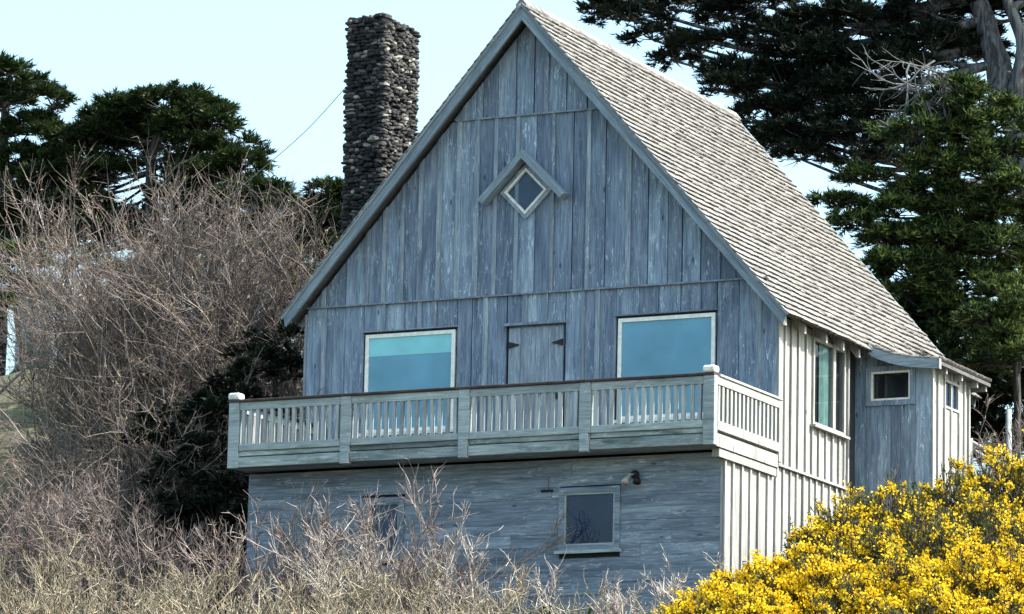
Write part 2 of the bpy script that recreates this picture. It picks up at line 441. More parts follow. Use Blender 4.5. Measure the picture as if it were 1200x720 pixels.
# ------------------------------------------------------------------ the cabin
H = 3.75
XA, ZA = -0.187, 5.235                       # ridge
ZTR, ZTL = 0.403, 0.838                      # rake tips at x = +-4.008
XT = 4.008
KR = (ZA-ZTR)/(XT-XA); KL = (ZA-ZTL)/(XA+XT)
def rz(x): return ZA-KR*(x-XA) if x > XA else ZA-KL*(XA-x)     # roof top line
house = empty('beach_cabin', (0, 0, -4.5))
tag(house, 'weathered grey wooden gabled cabin with shingle roof, balcony and stone chimney on the hillside', 'house')
BOARD0 = 0.045     # board thickness
ROOFT = 0.24       # roof build-up above the wall boards
def wall_top(x): return rz(x)-ROOFT

# ---- upper front wall
fwall = prism('front_wall', M['backing'], house, [(-H+.02, -1.72), (H-.02, -1.72), (H-.02, wall_top(H)-.02), (XA, wall_top(XA)-.05), (-H+.02, wall_top(-H)-.02)], 0.05, 0.20)
# openings in (x0,x1,z0,z1) with casing
OP = {'winL': (-2.80, -1.27, -1.0, 0.52), 'winR': (1.27, 2.83, -1.0, 0.52), 'door': (-0.47, 0.47, -1.50, 0.50)}
def cut(x0, x1, z0, z1, ops):
    segs = [(z0, z1)]
    for (a, b, c_, d) in ops:
        if x1 <= a+1e-6 or x0 >= b-1e-6: continue
        ns = []
        for (p, q) in segs:
            if q <= c_ or p >= d: ns.append((p, q)); continue
            if p < c_: ns.append((p, c_))
            if q > d: ns.append((d, q))
        segs = ns
    return [s for s in segs if s[1]-s[0] > 0.03]
def edges_from(keys, lo, hi, rnd):
    e = [keys[0]]
    for k in keys[1:]:
        span = k-e[-1]; nn = max(1, round(span/((lo+hi)/2)))
        ws = np.array([rnd.uniform(lo, hi) for _ in range(nn)]); ws *= span/ws.sum()
        s0 = e[-1]
        for w_ in np.cumsum(ws): e.append(s0+w_)
    return e
def vboard(parent, mat, x0, x1, z0, z1, y0, y1, name='board', topfn=None):
    a, b = x0+random.uniform(.003, .011), x1-random.uniform(.003, .011)
    zb = z0
    if topfn is None:
        pts = [(a, zb), (b, zb), (b, z1), (a, z1)]
    else:
        ta, tb = min(z1, topfn(a)), min(z1, topfn(b))
        if max(ta, tb) < zb+.02: return
        if ta < zb: a = a + (b-a)*(zb-ta)/(tb-ta)+.001; ta = zb+.004
        if tb < zb: b = b - (b-a)*(zb-tb)/(ta-tb)-.001; tb = zb+.004
        pts = [(a, zb), (b, zb), (b, tb)]
        if a < XA < b and topfn(XA) < z1: pts.append((XA, topfn(XA)))
        elif z1 < max(topfn(a), topfn(b)) and abs(ta-tb) > 1e-6:
            k = KR if a > XA else -KL
            xk = XA + (topfn(XA)-z1)/k
            if a < xk < b: pts.append((xk, z1))
        pts.append((a, ta))
    prism(name, mat, parent, pts, y0, y1)
rnd = random.Random(3)
ZB1, ZB2 = 0.935, 3.58
tiers = [(-1.56, ZB1-.012, [-H, -2.80, -1.27, -0.47, 0.47, 1.27, 2.83, H]), (ZB1+.016, ZB2-.012, [-H, -2.2, 0.8, H]), (ZB2+.016, 9.0, [-1.5, 0.1, 1.6])]
for ti, (z0, z1, keys) in enumerate(tiers):
    ed = edges_from(keys, 0.22, 0.36, rnd)
    for i in range(len(ed)-1):
        dy = rnd.uniform(-0.007, 0.007)
        for (p, q) in cut(ed[i], ed[i+1], z0, z1, OP.values() if ti == 0 else []):
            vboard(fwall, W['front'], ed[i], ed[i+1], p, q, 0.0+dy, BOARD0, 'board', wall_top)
        if i and ti < 2 and ed[i] < 1.0+0.5*ti and rnd.random() < 0.62 or (i and rnd.random() < 0.12):
            w2 = rnd.uniform(.028, .05)
            if min(abs(ed[i]-k) for k in keys) > 0.02 or ti > 0:
                for (p, q) in cut(ed[i]-w2, ed[i]+w2, z0, z1, OP.values() if ti == 0 else []):
                    vboard(fwall, W['batten'], ed[i]-w2, ed[i]+w2, p, q, -0.024, -0.0085, 'batten', wall_top)
prism('trim_band', W['batten'], fwall, [(-H-.0, ZB1-.012), (3.62, ZB1-.012), (3.6, ZB1+.012), (-H-.0, ZB1+.012)], -0.045, 0.04)
prism('trim_band', W['batten'], fwall, [(-1.36, ZB2-.012), (1.01, ZB2-.012), (1.0, ZB2+.012), (-1.35, ZB2+.012)], -0.04, 0.04)
box('corner_board', W['batten'], fwall, -H-.03, -H-.001, -.03, .14, -1.56, wall_top(-H)-.05)

# ---- windows, door
def frame_rect(parent, mat, x0, x1, z0, z1, w, y0, y1, name='frame', axis='y'):
    V = []; F = []
    for a in (y0, y1):
        for (xa, xb, za, zb) in ((x0, x1, z0, z1), (x0+w, x1-w, z0+w, z1-w)):
            for (x, z) in ((xa, za), (xb, za), (xb, zb), (xa, zb)):
                V.append((x, a, z) if axis == 'y' else (a, x, z))
    o = lambda k, i: k*4+i % 4     # 0 outer front,1 inner front,2 outer back,3 inner back
    for i in range(4):
        F += [(o(0, i), o(0, i+1), o(1, i+1), o(1, i)), (o(2, i), o(3, i), o(3, i+1), o(2, i+1)),
              (o(0, i), o(2, i), o(2, i+1), o(0, i+1)), (o(1, i), o(1, i+1), o(3, i+1), o(3, i))]
    c = np.array(V).mean(0)
    me = mesh(name, np.array(V)-c, F)
    bm = bmesh.new(); bm.from_mesh(me); bmesh.ops.recalc_face_normals(bm, faces=bm.faces[:]); bm.to_mesh(me); bm.free()
    return mk(name, me, mat, parent, tuple(c))
def pane_y(parent, mat, x0, x1, z0, z1, y, name='pane'):
    return mk(name, mesh(name, [(x0-x1, 0, z0-z1), (0, 0, z0-z1), (0, 0, 0), (x0-x1, 0, 0)], [(0, 1, 2, 3)]), mat, parent, (x1, y, z1))
def pane_x(parent, mat, y0, y1, z0, z1, x, name='pane'):
    return mk(name, mesh(name, [(0, y0-y1, z0-z1), (0, 0, z0-z1), (0, 0, 0), (0, y0-y1, 0)], [(0, 1, 2, 3)]), mat, parent, (x, y1, z1))
for key in ('winL', 'winR'):
    x0, x1, z0, z1 = OP[key]
    w = frame_rect(house, M['cream'], x0+.03, x1-.03, z0+.02, z1-.035, 0.055, -0.002, 0.046, 'window')
    tag(w, 'wide picture window with pale valance strip' if key == 'winL' else 'wide picture window with plain blue blind')
    pane_y(w, M['glass'], x0+.08, x1-.08, z0+.07, z1-.085, 0.012)
    if key == 'winL':
        box('blind', M['blind'], w, x0+.086, x1-.086, 0.030, 0.040, z0+.076, z1-.34)
        box('valance', M['blind_top'], w, x0+.086, x1-.086, 0.024, 0.029, z1-.36, z1-.091)
    else:
        box('blind', M['blind'], w, x0+.086, x1-.086, 0.030, 0.040, z0+.076, z1-.091)
    box('drip_cap', W['batten'], w, x0-.02, x1+.02, -.03, 0.0, z1+.001, z1+.014)
    box('sill', M['white'], w, x0-.02, x1+.02, -.075, 0.0, z0-.03, z0+.018)
x0, x1, z0, z1 = OP['door']
door = box('door', W['front'], house, x0+.03, x1-.03, 0.028, 0.047, z0, z1-.03)
tag(door, 'plank door with black strap hinges')
e = edges_from([x0+.035, x1-.035], .16, .24, rnd)
for i in range(len(e)-1):
    box('plank', W['batten'], door, e[i]+.003, e[i+1]-.003, 0.012, 0.0265, z0+.01, z1-.055)
for sx in (x0+.035, x1-.035):
    s = 1 if sx < 0 else -1
    for zz in (0.20, -1.1):
        hp = mesh('hinge', [(0, -.012, -.05), (0, -.012, .05), (s*.17, -.012, .006), (s*.17, -.012, -.006), (0, .006, -.05), (0, .006, .05), (s*.17, .006, .006), (s*.17, .006, -.006)], BOXF)
        mk('hinge', hp, M['iron'], door, (sx, 0.0, zz))
box('latch', M['iron'], door, x1-.15, x1-.11, -.02, .012, -.62, -.50)
box('lintel', W['batten'], house, x0-.02, x1+.02, -.055, 0.03, z1-.025, z1+.012)

# ---- diamond window with gabled hood
DX, DZ, DR = -0.185, 2.44, 0.345
def diamond(name, mat, parent, r0, r1, y0, y1):
    V = []; F = []
    pr = [(0, -1), (1, 0), (0, 1), (-1, 0)]
    rings = [(r0, y0), (r1, y0), (r0, y1), (r1, y1)]
    for (r_, y) in rings:
        for (a, b_) in pr: V.append((a*r_, y, b_*r_))
    o = lambda k, i: k*4+i % 4
    for i in range(4):
        F += [(o(0, i), o(0, i+1), o(1, i+1), o(1, i)), (o(2, i), o(3, i), o(3, i+1), o(2, i+1)), (o(0, i), o(2, i), o(2, i+1), o(0, i+1)), (o(1, i), o(1, i+1), o(3, i+1), o(3, i))]
    me = mesh(name, V, F)
    bm = bmesh.new(); bm.from_mesh(me); bmesh.ops.recalc_face_normals(bm, faces=bm.faces[:]); bm.to_mesh(me); bm.free()
    return mk(name, me, mat, parent, (DX, 0, DZ))
dw = diamond('diamond_window', W['batten'], house, DR+.07, DR, -0.05, -0.009)
tag(dw, 'small diamond window under a peaked board hood')
diamond('frame', M['white'], dw, DR, DR-.05, -0.07, -0.012)
r_ = DR-.045
mk('pane', mesh('pane', [(0, 0, -r_), (r_, 0, 0), (0, 0, r_), (-r_, 0, 0)], [(0, 1, 2, 3)]), M['glass'], dw, (DX, -0.03, DZ))
mk('dark_interior', mesh('dark_interior', [(0, 0, -r_), (r_, 0, 0), (0, 0, r_), (-r_, 0, 0), (0, .006, -r_), (r_, .006, 0), (0, .006, r_), (-r_, .006, 0)], BOXF), M['room'], dw, (DX, -0.0185, DZ))
for s in (-1, 1):
    apex = (0, 3.03-DZ); en = (s*.70, 2.335-DZ); tck = 0.10
    a2 = (0, apex[1]-tck*1.35); e2 = (s*(.70-.075), 2.335-DZ-.065)
    hb = prism('hood_board', W['rake_r' if s > 0 else 'rake_l'], dw, [(DX+apex[0], DZ+apex[1]), (DX+en[0], DZ+en[1]), (DX+e2[0], DZ+e2[1]), (DX+a2[0], DZ+a2[1])], -0.22-.004*(s > 0), -0.027)

# ---- right side wall (upper storey), vertical boards with heavy battens
swall = box('side_wall', M['backing'], house, 3.55, 3.69, 0.21, 7.2, -1.70, .45)
def sboards(parent, y0, y1, zlo, zhi, ops, x=H, step=.245, mat=None, bt=.027, bw=.045, xin=3.7):
    ed = edges_from([y0]+sorted(set([k for o_ in ops for k in o_[:2]]))+[y1], step*.85, step*1.15, rnd)
    for i in range(len(ed)-1):
        for (p, q) in cut(ed[i], ed[i+1], zlo, zhi, ops):
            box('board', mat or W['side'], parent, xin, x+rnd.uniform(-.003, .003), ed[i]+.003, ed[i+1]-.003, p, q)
    for i in range(len(ed)):
        yy = ed[i]
        if i == 0: yy += bw/2+.001
        if i == len(ed)-1: yy -= bw/2+.001
        for (p, q) in cut(yy-bw/2, yy+bw/2, zlo, zhi, [(o_[0]+.02, o_[1]-.02, o_[2], o_[3]) for o_ in ops]):
            box('batten', mat or W['side'], parent, x+.005, x+.005+bt, yy-bw/2, yy+bw/2, p+.001, q-.001)
SW = (1.27, 2.50, -0.97, 0.30)
sboards(swall, 0.0, 2.66, -1.70, 0.40, [SW])
box('sill_trim', W['side'], swall, 3.70, 3.80, 0.0, 2.66, -1.735, -1.702)
sw = frame_rect(house, W['side'], SW[0]-.0, SW[1], SW[2], SW[3], .05, 3.70, 3.785, 'side_window', 'x')
tag(sw, 'tall side window with a teal curtain')
box('mullion', W['side'], sw, 3.71, 3.78, 2.03, 2.13, SW[2]+.052, SW[3]-.052)
box('sill', W['side'], sw, 3.73, 3.84, SW[0]-.05, SW[1]+.05, SW[2]-.035, SW[2]-.001)
for (a, b_) in ((SW[0]+.05, 2.03), (2.13, SW[1]-.05)):
    pane_x(sw, M['glass'], a, b_, SW[2]+.05, SW[3]-.05, 3.755)
    box('dark_interior', M['black'], sw, 3.692, 3.699, a, b_, SW[2]+.05, SW[3]-.05)
yy = np.linspace(1.62, 1.98, 25); xx = 3.722+0.014*np.sin(np.arange(25)*1.5)
V = [(x, y, z) for (x, y) in zip(xx, yy) for z in (SW[2]+.055, SW[3]-.055)]
mk('curtain', mesh('curtain', V, [(2*i, 2*i+2, 2*i+3, 2*i+1) for i in range(24)]), M['curtain'], sw)
# plain walls that face away
box('left_wall', W['front'], house, -H, -H+.14, 0.21, 7.2, -2.6, wall_top(-H)-.08)
bw_ = prism('back_wall', W['front'], house, [(-H, -1.9), (H-.06, -1.9), (H-.06, wall_top(H)-.02), (XA, wall_top(XA)-.05), (-H, wall_top(-H)-.02)], 7.05, 7.2)
box('floor', W['deckboard'], house, -H+.15, 3.54, 0.21, 7.04, -1.69, -1.56)

# ---- lower storey
YL = -1.808
lfw = box('lower_front_wall', M['backing'], house, -3.60, 3.68, YL+.05, YL+.2, -4.7, -1.80)
LW = (1.30, 2.22, -3.07, -2.19); LW2 = (-1.78, -1.10, -3.07, -2.21)
z = -4.66
while z < -1.80:
    hh = rnd.uniform(.150, .185); z2 = min(z+hh, -1.79)
    cuts = sorted([-3.62] + [rnd.uniform(-3.2, 3.3) for _ in range(rnd.choice([1, 2, 2]))] + [3.715])
    for a, b_ in zip(cuts[:-1], cuts[1:]):
        if b_-a < .12: continue
        segs = [(a, b_)]
        for o_ in (LW, LW2):
            if z2 > o_[2] and z < o_[3]:
                ns = []
                for (p, q) in segs:
                    if q <= o_[0] or p >= o_[1]: ns.append((p, q)); continue
                    if p < o_[0]: ns.append((p, o_[0]))
                    if q > o_[1]: ns.append((o_[1], q))
                segs = ns
        zz0 = z; zz1 = z2
        for (p, q) in segs:
            if q-p > .03:
                dy = rnd.uniform(-.0035, .0035)
                prism('plank', W['low'], lfw, [(YL-.001+dy, zz0+.0012), (YL+.045, zz0+.0012), (YL+.045, zz1-.0008), (YL+.003+dy, zz1-.0008)], p+.002, q-.002, axis='x')
    z = z2
def dark_window(nm, o_, label, inner=.075):
    w = frame_rect(house, W['low'], o_[0], o_[1], o_[2], o_[3], inner, YL-.028, YL+.04, nm)
    tag(w, label)
    frame_rect(w, W['rail'] if 'lower right' in label else W['low'], o_[0]+inner, o_[1]-inner, o_[2]+inner, o_[3]-inner, .028, YL-.014, YL+.035, 'sash')
    k = inner+.024
    pane_y(w, M['glass'], o_[0]+k, o_[1]-k, o_[2]+k, o_[3]-k, YL+.004)
    box('dark_interior', M['interior'], w, o_[0]+k, o_[1]-k, YL+.028, YL+.034, o_[2]+k, o_[3]-k)
    box('sill', W['rail'], w, o_[0]-.04, o_[1]+.04, YL-.07, YL-.029, o_[2]-.035, o_[2]+.012)
dark_window('basement_window', LW, 'square dark basement window in the lower right of the plank wall')
dark_window('basement_window', LW2, 'basement window half hidden behind twigs')
lsw = box('lower_side_wall', M['backing'], house, 3.55, 3.685, YL+.205, 5.2, -4.9, -1.745)
sboards(lsw, YL-.01, 0.0, -4.8, -1.90, [], x=3.74, step=.30)
sboards(lsw, 0.0, 2.9, -4.6, -1.745, [], x=3.74, step=.24)
box('ledger', W['side'], lsw, 3.70, 3.80, -2.1, -.1, -1.899, -1.79)
box('lower_left_wall', W['low'], house, -3.62, -3.50, YL+.205, 5.2, -4.7, -1.80)

# ---- balcony
deck = box('balcony', W['deckboard'], house, -3.62, 3.76, -2.27, -.03, -1.66, -1.585)
tag(deck, 'pale railed balcony along the front of the cabin')
yb = -2.28
for k in range(14):
    y0 = -2.27 + k*.16
    box('deck_plank', W['deckboard'], deck, -3.64, 3.78, y0+.004, y0+.152, -1.584, -1.55)
XL, XR, YF = -3.677, 3.83, -2.346
ZR = -0.794
posts = [XL+.085, -1.79, 0.06, 1.905, XR-.085]
# rails along the front
def hrail(name, mat, xa, xb, y0, y1, z0, z1, bev=.006): return box(name, mat, deck, xa, xb, y0, y1, z0, z1, 0, bev)
hrail('rail_cap', M['cap'], XL-.01, XR-.001, YF-.02, YF+.15, ZR-.036, ZR)
for a, b_ in zip(posts[:-1], posts[1:]):
    hrail('top_rail', W['rail'], a+.086, b_-.086, YF+.015, YF+.075, ZR-.15, ZR-.037)
    hrail('bottom_rail', W['rail'], a+.086, b_-.086, YF+.012, YF+.08, -1.53, -1.43)
    hrail('rim_board', W['fascia'], a+.07, b_-.07, YF+.045, YF+.085, -1.60, -1.531)
    hrail('fascia_board', W['fascia'], a+.07, b_-.07, YF+.02, YF+.06, -1.76, -1.618)
    nb = 14
    bme = bpy.data.meshes.get('baluster_shared')
    if bme is None:
        bme = box_me('baluster_shared', .050, .060, .51); bevel(bme, .004); bme.materials.append(W['bal'])
    for k in range(nb):
        x = a+.086 + (b_-a-.172)*(k+.5)/nb + rnd.uniform(-.005, .005)
        mk('baluster', bme, None, deck, (x, YF+.05, -1.175-.002), rot=(0, rnd.uniform(-.008, .008), 0))
for i, x in enumerate(posts):
    w_ = .082
    box('post', W['rail'], deck, x-w_, x+w_, YF, YF+.12, -1.535 if 0 < i < 4 else -1.77, ZR-.0365 if 0 < i < 4 else ZR-.001, 0, .005)
    if 0 < i < 4: box('post_foot', W['rail'], deck, x-.066, x+.066, YF-.022, YF+.1, -1.785, -1.538, 0, .005)
for x in (posts[0], posts[-1]):
    c = box_me('post_cap', .19, .17, .10); bevel(c, .03, 2)
    mk('post_cap', c, M['white'], deck, (x, YF+.06, ZR+.052))
# rails along the right side
def srail(name, mat, y0, y1, x0, x1, z0, z1, par=deck): return box(name, mat, par, x0, x1, y0, y1, z0, z1, 0, .005)
srail('rail_cap', W['side'], YF+.152, .0, XR-.13, XR+.02, ZR-.036, ZR)
srail('top_rail', W['side'], YF+.122, -.03, XR-.06, XR, ZR-.15, ZR-.037)
srail('bottom_rail', W['side'], YF+.122, -.03, XR-.065, XR+.004, -1.56, -1.43)
srail('rim_board', W['side'], YF+.122, -.08, XR-.05, XR-.01, -1.78, -1.60)
srail('end_post', W['side'], -.10, -.012, XR-.07, XR+.008, -1.70, ZR-.038)
bs = box_me('side_baluster_shared', .045, .062, .51); bevel(bs, .004); bs.materials.append(W['side'])
for k in range(15):
    y = YF+.122 + (2.346-.122-.10)*(k+.5)/15
    mk('baluster', bs, None, deck, (XR-.035, y, -1.177))
srail('left_rail_cap', M['cap'], YF+.152, 0, XL, XL+.14, ZR-.036, ZR)
srail('left_top_rail', W['rail'], YF+.122, 0, XL+.02, XL+.08, ZR-.15, ZR-.037)
srail('left_bottom_rail', W['rail'], YF+.122, 0, XL+.02, XL+.08, -1.53, -1.43)
srail('left_fascia', W['fascia'], YF+.122, 0, XL+.01, XL+.05, -1.76, -1.60)
for k in range(15):
    y = YF+.122 + (2.346-.14)*(k+.5)/15
    mk('baluster', bs, None, deck, (XL+.05, y, -1.177))
for k in range(4):
    box('soffit_plank', W['low'], deck, XL+.07, XR-.06, YF+.065+k*.125, YF+.183+k*.125, -1.755+.002*(k % 2), -1.735)

# ---- lamp on the lower wall
lamp = empty('flood_lamp', (2.44, YL-.01, -2.05)); lamp.parent = house; lamp.location = Vector((2.44, YL-.01, -2.05))-WLOC[house.name]
tag(lamp, 'small twin flood lamp on the plank wall')
mk('base_plate', tube_me('base_plate', [(0, 0, 0), (0, -.03, 0), (0, -.045, 0)], [.06, .06, .035], 10), M['iron'], lamp, (2.44, YL-.008, -2.05))
for s in (-1, 1):
    pts = [(0, -.04, 0), (s*.05, -.07, -.01), (s*.07, -.10, -.05), (s*.085, -.13, -.10), (s*.09, -.15, -.13)]
    mk('lamp_head', tube_me('lamp_head', pts, [.014, .016, .03, .052, .058], 10), M['iron'] if s > 0 else M['bulb'], lamp, (2.44, YL-.005, -2.05))
box('wall_vent', M['black'], house, 1.02, 1.20, YL-.02, YL-.002, -2.235, -2.205)
box('conduit', W['low'], house, 1.10, 1.125, YL-.024, YL-.004, -2.204, -2.02)

# ---- annex
AX, AY0, AY1 = 4.87, 3.10, 4.67
annex = box('annex', M['backing'], house, 3.70, AX-.05, AY0+.05, AY1, -2.6, .16)
tag(annex, 'low side annex with a flared shingle roof')
AW = (3.95, 4.55, -0.36, 0.06)
def aprof(x):
    return float(np.interp(x, [3.6, 4.004, 4.336, 4.692, 5.05], [0.93, 0.456, 0.318, 0.235, 0.205]))-.10
e = edges_from([3.69, AW[0]-.08, AW[1]+.08, AX], .15, .28, rnd)
for i in range(len(e)-1):
    for (p, q) in cut(e[i], e[i+1], -2.5, 9, [(AW[0]-.08, AW[1]+.08, AW[2]-.08, AW[3]+.08)]):
        if q > 8:
            prism('board', W['front'], annex, [(e[i]+.003, p), (e[i+1]-.003, p), (e[i+1]-.003, aprof(e[i+1])-.02), (e[i]+.003, aprof(e[i])-.02)], AY0+rnd.uniform(-.006, .006), AY0+.045)
        else:
            box('board', W['front'], annex, e[i]+.003, e[i+1]-.003, AY0, AY0+.045, p, q)
w = frame_rect(annex, W['front'], AW[0]-.08, AW[1]+.08, AW[2]-.08, AW[3]+.08, .075, AY0-.03, AY0+.04, 'window')
frame_rect(w, M['cream'], AW[0]-.005, AW[1]+.005, AW[2]-.005, AW[3]+.005, .03, AY0-.012, AY0+.035, 'sash')
pane_y(w, M['glass'], AW[0]+.02, AW[1]-.02, AW[2]+.02, AW[3]-.02, AY0+.005)
box('dark_interior', M['black'], w, AW[0]+.02, AW[1]-.02, AY0+.036, AY0+.042, AW[2]+.02, AW[3]-.02)
AS = (3.62, 4.22, -0.42, 0.0)
sboards(annex, AY0, AY1, -2.5, .14, [AS], x=AX, step=.26, xin=AX-.045)
w = frame_rect(annex, W['side'], AS[0], AS[1], AS[2], AS[3], .035, AX-.04, AX+.02, 'window', 'x')
box('mullion', W['side'], w, AX-.03, AX+.015, 3.90, 3.95, AS[2]+.037, AS[3]-.037)
pane_x(w, M['glass'], AS[0]+.03, AS[1]-.03, AS[2]+.03, AS[3]-.03, AX-.016)
box('dark_interior', M['interior'], w, AX-.042, AX-.036, AS[0]+.03, AS[1]-.03, AS[2]+.03, AS[3]-.03)

# ---- roof
LEN = 7.45
YR0 = -0.30
roof = empty('roof', (XA, 0, ZA)); roof.parent = house; roof.location = Vector((XA, 0, ZA))-WLOC[house.name]
pr_ = math.atan(KR); pl_ = math.atan(KL)
def slab(x0, x1, sgn, y0, y1, zoff, th, nm, mat):
    k = KR if sgn > 0 else KL
    f = lambda x: ZA-k*abs(x-XA)-zoff
    return prism(nm, mat, roof, [(x0, f(x0)), (x1, f(x1)), (x1, f(x1)-th), (x0, f(x0)-th)], y0, y1)
slab(XA, XT-.03, 1, YR0+.03, LEN-.03, .055, .06, 'roof_deck', W['deckboard'])
slab(XA-.001, -XT+.03, -1, YR0+.03, LEN-.03, .055, .06, 'roof_deck', W['deckboard'])
for y0, y1 in ((YR0, YR0+.045), (LEN-.05, LEN-.005)):
    for sgn, k in ((1, KR), (-1, KL)):
        f = lambda x: ZA-k*abs(x-XA)
        xe = sgn*(XT-.005)
        dv = .275
        ins = sgn*.10
        prism('rake_board', W['rake_r' if sgn > 0 else 'rake_l'], roof, [(XA, f(XA)-.02), (xe, f(xe)-.02), (xe-ins*.4, f(xe)-dv+.06), (XA, f(XA)-dv-.03)], y0, y1)
        # narrow upper fascia strip
        prism('rake_trim', W['rake_r' if sgn > 0 else 'rake_l'], roof, [(XA, f(XA)-.015), (xe+sgn*.012, f(xe)-.03), (xe+sgn*.012, f(xe)-.11), (XA, f(XA)-.105)], y0-.028 if y0 < 1 else y1+.001, y0-.001 if y0 < 1 else y1+.028)
for y in (-.17, .55, 1.35, 2.0, 2.62):
    f = lambda x: ZA-KR*(x-XA)-.116
    prism('rafter_tail', W['side'], roof, [(3.60, f(3.60)), (XT-.06, f(XT-.06)), (XT-.06, f(XT-.06)-.15), (XT-.10, f(XT-.06)-.16), (3.60, f(3.60)-.15)], y-.03, y+.03)
for y in (0.2, 1.5, 2.8, 4.2, 5.6):
    f = lambda x: ZA-KL*(XA-x)-.116
    prism('rafter_tail', W['rake'], roof, [(-3.60, f(-3.60)), (-XT+.06, f(-XT+.06)), (-XT+.06, f(-XT+.06)-.13), (-3.60, f(-3.60)-.13)], y-.03, y+.03)
# shingles
EXP = 0.152
def wedge(w_, ln, th):
    return [(0, -w_/2, 0), (-ln, -w_/2, -.016), (-ln, w_/2, -.016), (0, w_/2, 0), (0, -w_/2, th), (-ln, -w_/2, .002), (-ln, w_/2, .002), (0, w_/2, th)]
WF = [(0, 1, 2, 3), (4, 7, 6, 5), (0, 4, 5, 1), (1, 5, 6, 2), (2, 6, 7, 3), (3, 7, 4, 0)]
widths = [.075, .10, .125, .15, .175, .20]
sh_me = []
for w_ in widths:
    me_ = mesh('shingle', wedge(w_-.006, EXP+.06, .042), WF); me_.materials.append(W['shingle']); me_.materials.append(M['butt_shade']); me_.polygons[5].material_index = 1; sh_me.append(me_)
cand = []     # (pos, rot angle about y, width index, droplen jitter)
def course(pos2, ang, y0, y1, rn):
    y = y0
    while y < y1-.05:
        wi = rn.choice([0, 1, 1, 2, 2, 3, 3, 4, 5]); w_ = widths[wi]
        if y+w_ > y1+.03: break
        j = rn.uniform(-.016, .016)
        cand.append((np.array([pos2[0]+math.cos(ang)*j, y+w_/2, pos2[1]-math.sin(ang)*j]), ang, wi, rn.uniform(-.014, .014)))
        y += w_
rs = random.Random(11)
SL = math.hypot(XT-XA, ZA-ZTR)
ncr = int(SL/EXP)
for i in range(ncr+1):
    s = SL+.03-i*EXP
    if s < .1: break
    sag = 0.012*math.sin(i*.9)
    x = XA+math.cos(pr_)*s; zz = ZA-math.sin(pr_)*s-.052
    course((x, zz), pr_, YR0-.035, LEN+.02, rs)
# annex flare (profile curve beyond the main eave)
prof = [(3.95, .49), (4.05, .420), (4.18, .368), (4.31, .317), (4.45, .280), (4.60, .250), (4.75, .228), (4.91, .213), (5.06, .204)]
for i in range(len(prof)-1):
    (xa, za), (xb, zb) = prof[i], prof[i+1]
    ang = math.atan2(za-zb, xb-xa)
    course((xb, zb-.02), ang, 2.90, 5.12, rs)
P_ = np.array([c_[0] for c_ in cand])
dist = np.linalg.norm(P_-CAM, axis=1)
order = np.argsort(dist)
near = set(order[:300].tolist())
SV = []; SF = []
def rot_y(v, a):
    return (v[0]*math.cos(a)+v[2]*math.sin(a), v[1], -v[0]*math.sin(a)+v[2]*math.cos(a))
for i, (p, ang, wi, yw) in enumerate(cand):
    if i in near:
        mk('shingle', sh_me[wi], None, roof, tuple(p), rot=(0, ang, 0))
    else:
        b0 = len(SV)
        for v in wedge(widths[wi]-.006, EXP+.06, .040+yw*.5):
            q = rot_y(v, ang); SV.append((q[0]+p[0]-XA, q[1]+p[1], q[2]+p[2]-ZA))
        SF += [tuple(b0+k for k in f) for f in WF]
# left slope
SLL = math.hypot(XT-XA*-1, ZA-ZTL)
for i in range(int(SLL/EXP)+1):
    s = SLL-i*EXP
    if s < .1: break
    x = XA-math.cos(pl_)*s; zz = ZA-math.sin(pl_)*s-.052
    y = YR0-.035
    while y < LEN:
        w_ = rs.choice(widths)*1.5
        b0 = len(SV)
        for v in wedge(w_-.006, EXP+.06, .03):
            q = rot_y(v, pl_); SV.append((-q[0]+x-XA, q[1]+y+w_/2, q[2]+zz-ZA))
        SF += [tuple(b0+k for k in f)[::-1] for f in WF]
        y += w_
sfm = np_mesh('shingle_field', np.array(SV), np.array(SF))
sfm.materials.append(W['shingle_i']); sfm.materials.append(M['butt_shade'])
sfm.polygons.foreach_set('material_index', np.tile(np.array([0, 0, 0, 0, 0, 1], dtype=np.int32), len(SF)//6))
o = mk('shingle_field', sfm, None, roof, (XA, 0, ZA))
tag(o, kind='stuff')
y = YR0-.03; k = 0
while y < LEN:
    w_ = rs.uniform(.14, .24); yy = y+w_
    dz = rs.uniform(0, .012)
    prism('ridge_cap', W['shingle'], roof, [(XA, ZA+.016+dz), (XA+.09, ZA+.016+dz-.09*KR), (XA+.08, ZA-.012+dz-.09*KR), (XA, ZA-.012+dz), (XA-.08, ZA-.012+dz-.09*KL), (XA-.09, ZA+.016+dz-.09*KL)], y, yy+.03)
    y = yy
# annex roof slab + curved fascia + rafters
pp = [(3.75, .50)] + [(a, b_-.055) for a, b_ in prof[1:]]
V = []
n_ = len(pp)
for y in (2.93, 5.10):
    for (a, b_) in pp: V.append((a, y, b_))
    for (a, b_) in pp: V.append((a, y, b_-.05))
F = []
for i in range(n_-1):
    F += [(i, i+1, 2*n_+i+1, 2*n_+i), (n_+i+1, n_+i, 3*n_+i, 3*n_+i+1), (i+1, i, n_+i, n_+i+1), (2*n_+i, 2*n_+i+1, 3*n_+i+1, 3*n_+i)]
F += [(n_-1, 2*n_-1, 4*n_-1, 3*n_-1), (0, 2*n_, 3*n_, n_)]
mk('annex_roof_deck', mesh('annex_roof_deck', np.array(V)-np.array([XA, 0, ZA]), F), W['deckboard'], roof, (XA, 0, ZA))
top = [(3.99, .44)]+[(a, b_-.035) for a, b_ in prof[1:]]
bot = [(a, b_-.14-.0*i) for i, (a, b_) in enumerate(top)]
V = [(a, y, b_) for y in (2.86, 2.92) for (a, b_) in top+bot]
n_ = len(top); F = []
